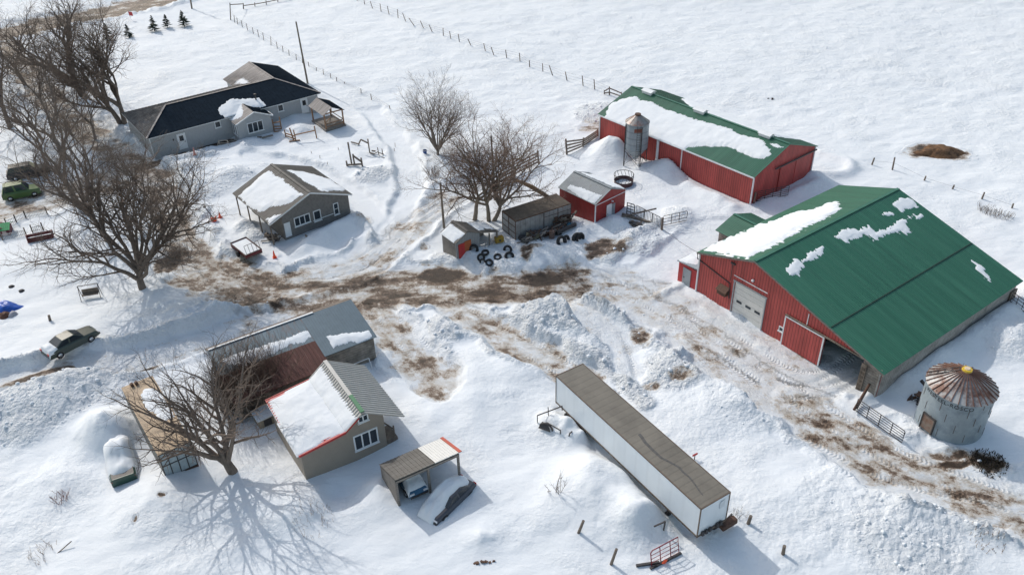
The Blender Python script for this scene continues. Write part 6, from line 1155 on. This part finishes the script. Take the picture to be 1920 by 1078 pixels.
scrap('debris_pile', 'dark debris and pipe beside the foot of the grain bin', (1722, 752), 10, .7, .5, .5, 8, (('iron', M_dark), ('planks', M_rustm)), .2, (.3, .9)); scrap('firewood_heap', 'brown heap of logs by the front room of the house', (414, 258), 12, .7, .4, .5, 9, (('logs', mat('log_brown', (.2, .1, .05), .8)),), .6, (.3, .6)); scrap('debris_pile', 'red brown broken timbers at the shop corner', (512, 452), 10, .6, .5, .9, 12, (('iron', M_dark), ('planks', M_wood)), .2, (.4, 1.5))
scrap('debris_pile', 'few dark scraps lying alone in the field above the barn', (1447, 187), 3, .5, .3, .15, 10, (('scraps', M_dark),), 0, (.2, .4)); scrap('stick_row', 'row of dark broken sticks poking from a drift, photo foot', (906, 1054), 9, .75, .05, .1, 11, (('sticks', M_rustm),), .05, (.15, .3), False)
def log(name, label, pa, pb, za, zb, r, m=None, sq=False, cat='beam'):
    A, B_ = Vector(G0(*pa, za)), Vector(G0(*pb, zb)); mb = MB(); 
    if sq: mb.bar((0, 0, 0), B_ - A, r * 2)
    else: mb.tube([(0, 0, 0), B_ - A], r, 8)
    o = mb.build(name, m or M_wood); o.location = A; tag(o, label, cat)
log('pole_log', 'long dark pole sticking up past the red shed', q(120, 320), q(965, 120), .8, 1.1, .09); log('plank', 'long plank crossing under the raised pole', q(280, 230), q(850, 400), .8, .5, .12, None, True)
log('split_rail', 'split cedar rail leaning at the head of the long gate', (1601, 768), (1633, 716), .3, 1.0, .1, M_rustm); log('split_rail', 'second cedar rail leaning beside the gate head, shorter', (1606, 766), (1630, 722), .2, .9, .08, M_wood); log('culvert_pipe', 'dark pipe leaning against the back of the grain bin', (1727, 713), (1746, 735), .9, .5, .14, M_dark); log('plank', 'reddish plank wall stub left of the shop mound', (573, 441), (583, 455), .9, .6, .08, M_wood, True)
# timber frames in the garden
def frame(name, label, cat, p, segs, w=.12, m=None):
    P = G(*p); t = thing(name, label, cat, tuple(P)); 
    for i, (nm, a, b_) in enumerate(segs): mb = MB(); mb.bar(Vector(a), Vector(b_), w); mb.build(nm, m or M_wood, t)
s = 13.48; g = lambda x, y: (630 + x / s, 250 + y / s)
frame('well_frame', 'timber post with a low box frame, above the workshop', 'frame', g(400, 790), [('post', (0, 0, -.3), (-.1, 0, 3.0)), ('post', (.35, 0, -.3), (.3, 0, 1.4)), ('brace', (.3, 0, 1.2), (1.4, -.3, .4)), ('rail', (-.6, -.5, .2), (1.5, -.7, .35)), ('post', (-.5, -.4, -.2), (-.55, -.4, .7)), ('post', (1.4, -.5, -.3), (1.35, -.5, 1.1))], .17)
frame('yard_hydrant_frame', 'post with a curved arm and red brown barrow below', 'frame', g(855, 490), [('post', (0, 0, -.3), (-.05, 0, 1.9)), ('arm', (-.05, 0, 1.3), (-1.0, .3, 1.7)), ('arm', (-1.0, .3, 1.7), (-1.35, .2, 1.1)), ('barrow', (.1, -.3, .1), (.7, -.9, .2)), ('barrow', (.3, -.2, .35), (.8, -.3, .3))], .14, M_wood)
frame('trellis', 'small broken trellis posts right of the arm post', 'trellis', g(1130, 560), [('post', (-.2, 0, -.2), (-.3, 0, 1.1)), ('post', (.3, 0, -.2), (.25, 0, .9)), ('rail', (-.9, .2, .1), (-.3, 0, .5)), ('rail', (-.3, 0, .4), (.4, -.1, .2)), ('rail', (.2, -.6, .0), (.6, -.9, .05))], .09)
frame('downed_post', 'dark post lying on the snow near the shelter shadow', 'post', g(560, 320), [('shaft', (-1.0, .7, .25), (.1, .1, .2)), ('stub', (.1, .1, -.1), (.1, .1, .3))], .13)
s = 7.983; h_ = lambda x, y: (400 + x / s, 180 + y / s)
frame('deck_steps', 'timber steps and posts right of the front room', 'steps', h_(960, 540), [('post', (-.55, .5, -.3), (-.55, .5, 1.6)), ('post', (.45, .6, -.3), (.45, .6, 1.9)), ('tread', (-.5, .3, .3), (.5, .35, .3)), ('tread', (-.5, .0, .05), (.5, .05, .05)), ('rail', (-.55, .5, 1.1), (.45, .6, 1.2)), ('tread', (-.5, .55, .55), (.5, .6, .55))], .14, M_cedar)
frame('garden_rail', 'broken cedar railing running to a leaning post cluster', 'railing', h_(1240, 680), [('post', (0, 0, -.3), (-.1, 0, 1.6)), ('post', (-.3, .2, -.3), (-.7, .5, 1.7)), ('rail', (-1.6, 1.3, .6), (0, 0, .7)), ('rail', (-1.6, 1.3, .25), (0, 0, .3)), ('post', (-1.6, 1.3, -.3), (-1.65, 1.3, 1.1)), ('rail', (0, 0, .9), (2.6, .9, 1.1)), ('post', (2.6, .9, -.5), (2.5, .9, 1.7)), ('rail', (-.9, -.2, .1), (.5, .1, .12))], .13, M_cedar)
frame('trestle', 'pale wooden trestle in front of the house corner', 'trestle', h_(150, 760), [('leg', (-.9, 0, -.2), (-.5, .2, .8)), ('leg', (-.5, .4, -.2), (-.5, .2, .8)), ('leg', (.7, 0, -.2), (.6, .2, .8)), ('leg', (.9, .5, -.2), (.6, .2, .8)), ('bar', (-.5, .2, .8), (.6, .2, .8)), ('bar', (-.6, .2, .4), (.6, .2, .4))], .06, mat('pale_wood', (.42, .37, .31), .8))
frame('planter_ledge', 'dark stepped ledge under snow by the front window', 'planter', h_(760, 640), [('board', (-.9, .1, .2), (-.3, .1, .2)), ('board', (-.2, -.2, .2), (1.2, .25, .35))], .2, M_greywood)
frame('wagon_frame', 'buried wagon frame with bent hoops left of the white trailer', 'wagon', (1010, 792), [('hoop', (-.1, 0, 0), (-.1, 0, .75)), ('hoop', (-.1, 0, .75), (1.9, 1.0, .75)), ('hoop', (1.9, 1.0, .75), (1.9, 1.0, .3)), ('hoop', (.6, -.6, 0), (.6, -.6, .55)), ('hoop', (.6, -.6, .55), (1.6, -1.5, .55)), ('hoop', (1.6, -1.5, .55), (1.6, -1.5, .1)), ('hoop', (2.2, -1.9, 0), (2.3, -1.8, .5)), ('hoop', (2.3, -1.8, .5), (2.5, -1.6, .5)), ('post', (.8, .3, 0), (.75, .3, 1.3)), ('tongue', (2.6, .5, .4), (3.0, .2, .35))], .07, M_dark)
P = G(1024, 800); t = thing('tractor_seat', 'grey fender piece standing in the buried wagon', 'fender', tuple(P), -.5); mb = MB(); mb.torus((0, 0, 0), .55, .07, Matrix.Rotation(pi / 2, 3, 'X'), 14, 6, 0, pi * .9); mb.slab([(-.6, -.2, .0), (.5, -.3, .1), (.1, .1, .5), (-.4, .1, .5)], .04); mb.build('fender', M_dark, t)
frame('loader_mast', 'small bent steel bracket beside the trailer front', 'bracket', (1244, 993), [('mast', (0, 0, -.3), (.05, 0, .9)), ('arm', (.05, 0, .85), (-.75, -.35, .8))], .09, M_dark)
def redframe():
    A = G(1222, 1062); B_ = G(1273, 1036); t = thing('loader_implement', 'red barred loader frame with an orange triangle in the snow', 'farm implement', tuple(A), atan2(B_.y - A.y, B_.x - A.x)); L = (B_ - A).xy.length; M_r = mat('implement_red', (.22, .02, .03), .5, .2, 5); mb = MB(); mb.tube([(0, 0, 0), (0, .25, 1.1), (.15, .27, 1.25), (L, .3, 1.35), (L, 0, .1), (0, 0, 0)], .04, 6); mb.build('frame', M_r, t)
    mb = MB()
    for f in (.25, .5, .75): mb.tube([(0, .25 * f, 1.2 * f), (L, .3 * f, .1 + 1.2 * f)], .022, 5)
    for x in (.33, .7): mb.tube([(L * x, 0, .03), (L * x, .28, 1.3)], .035, 5)
    mb.build('bars', M_r, t); mb = MB(); mb.bar((-.2, -.1, 0), (L + .1, -.1, .1), .16); mb.bar((-.9, .5, .1), (.6, 0, .1), .16); mb.build('axle', M_dark, t); mb = MB(); mb.box((L * .4, -.2, .2), (.3, .04, .35), Matrix.Rotation(.6, 3, 'Y')); mb.build('warning_triangle', M_orange, t)
    for x in (.2, L * .5): mb = MB(); mb.tube([(x, -.2, -.05), (x, -.05, -.05)], .2, 10); mb.build('wheel', M_black, t)
redframe()
boxy('timber_block', 'brown rotten timber bundle under the trailer nose', 'timber', (1364, 990), (1.3, .5, .45), M_rustm, .5, (0, -.1), .3, lambda e: (e.bar((-.6, .2, 0), (.6, .3, .5), .1), e.bar((-.9, .5, -.3), (-.5, 0, .5), .12)))
P = G(1302, 861); t = thing('marker_flag', 'small red marker on a stake behind the trailer', 'marker', tuple(P)); mb = MB(); mb.bx(-.03, .03, -.03, .03, -.3, .45); mb.build('stake', M_dark, t); mb = MB(); mb.box((0, 0, .5), (.45, .06, .16), Matrix.Rotation(.5, 3, 'Z')); mb.build('flag', M_red, t)
B_, T_ = post_pts((247, 38), (240, 22)); t = thing('flag_pole', 'little red and white flag on a thin pole by the road', 'flag', tuple(B_)); mb = MB(); mb.tube([(0, 0, -.3), T_ - B_], .03, 6); mb.build('pole', M_grey, t); mb = MB(); d = T_ - B_; mb.slab([d, d + Vector((.7, 0, -.15)), d + Vector((.75, 0, -.85)), d + Vector((0.05, 0, -.8))], .02); mb.build('cloth', mat('flag_red', (.5, .06, .06), .7), t)
P = G(797, 288); t = thing('blue_bucket', 'blue bucket at the foot of the rounded tree', 'bucket', tuple(P)); mb = MB(); cyl(mb, (0, 0), .2, .27, -.1, .45, 16); mb.build('pail', mat('bucket_blue', (.03, .08, .25), .5), t); mb = MB(); mb.torus((0, 0, .45), .27, .02, None, 14, 5); mb.build('rim', M_light, t)
for i, (p_, lb) in enumerate([((22, 538), 'dark stone in the snow, left one of the lawn pair'), ((41, 546), 'dark stone in the snow, right one of the lawn pair')]):
    bpy_m = MB(); rg = random.Random(i); bpy_m.tube([(0, 0, -.1), (0, 0, .08), (0.05, 0, .2)], [.3, .28, .1], 7); o = bpy_m.build('stone', M_dark); o.location = G(*p_); tag(o, lb, 'stone')
# ice and snow lumps along the ploughed banks: nobody could count them
def lumps():
    rg = np.random.default_rng(5); V = []; Fc = []; t_ = (1 + 5 ** .5) / 2; ico = np.array([(-1, t_, 0), (1, t_, 0), (-1, -t_, 0), (1, -t_, 0), (0, -1, t_), (0, 1, t_), (0, -1, -t_), (0, 1, -t_), (t_, 0, -1), (t_, 0, 1), (-t_, 0, -1), (-t_, 0, 1)]) / 1.9
    fc = np.array([(0, 11, 5), (0, 5, 1), (0, 1, 7), (0, 7, 10), (0, 10, 11), (1, 5, 9), (5, 11, 4), (11, 10, 2), (10, 7, 6), (7, 1, 8), (3, 9, 4), (3, 4, 2), (3, 2, 6), (3, 6, 8), (3, 8, 9), (4, 9, 5), (2, 4, 11), (6, 2, 10), (8, 6, 7), (9, 8, 1)])
    N_ = 60000; yy = 28 + 90 * rg.random(N_) ** 1.3; xx = (rg.random(N_) * 2 - 1) * (yy + 8) * .8; z, dirt, clump, *_r = terrain(xx, yy, True); keep = rg.random(N_) < np.clip(clump - .25, 0, 1) * .55; xx, yy, z, clump = xx[keep], yy[keep], z[keep], clump[keep]
    k = len(xx); r = .05 + .13 * rg.random(k) ** 3 * (.5 + clump); P = ico[None] * r[:, None, None] * (1 + .5 * (rg.random((k, 12, 3)) - .5)); P[:, :, 2] *= .75; P += np.stack([xx, yy, z + r * .2], -1)[:, None]
    me = bpy.data.meshes.new('snow_lumps'); me.from_pydata(P.reshape(-1, 3).tolist(), [], (fc[None] + (np.arange(k) * 12)[:, None, None]).reshape(-1, 3).tolist()); me.materials.append(M_snow); tag(link(bpy.data.objects.new('snow_lumps', me)), 'broken snow lumps scattered over the ploughed banks', 'snow', kind='stuff')
lumps()
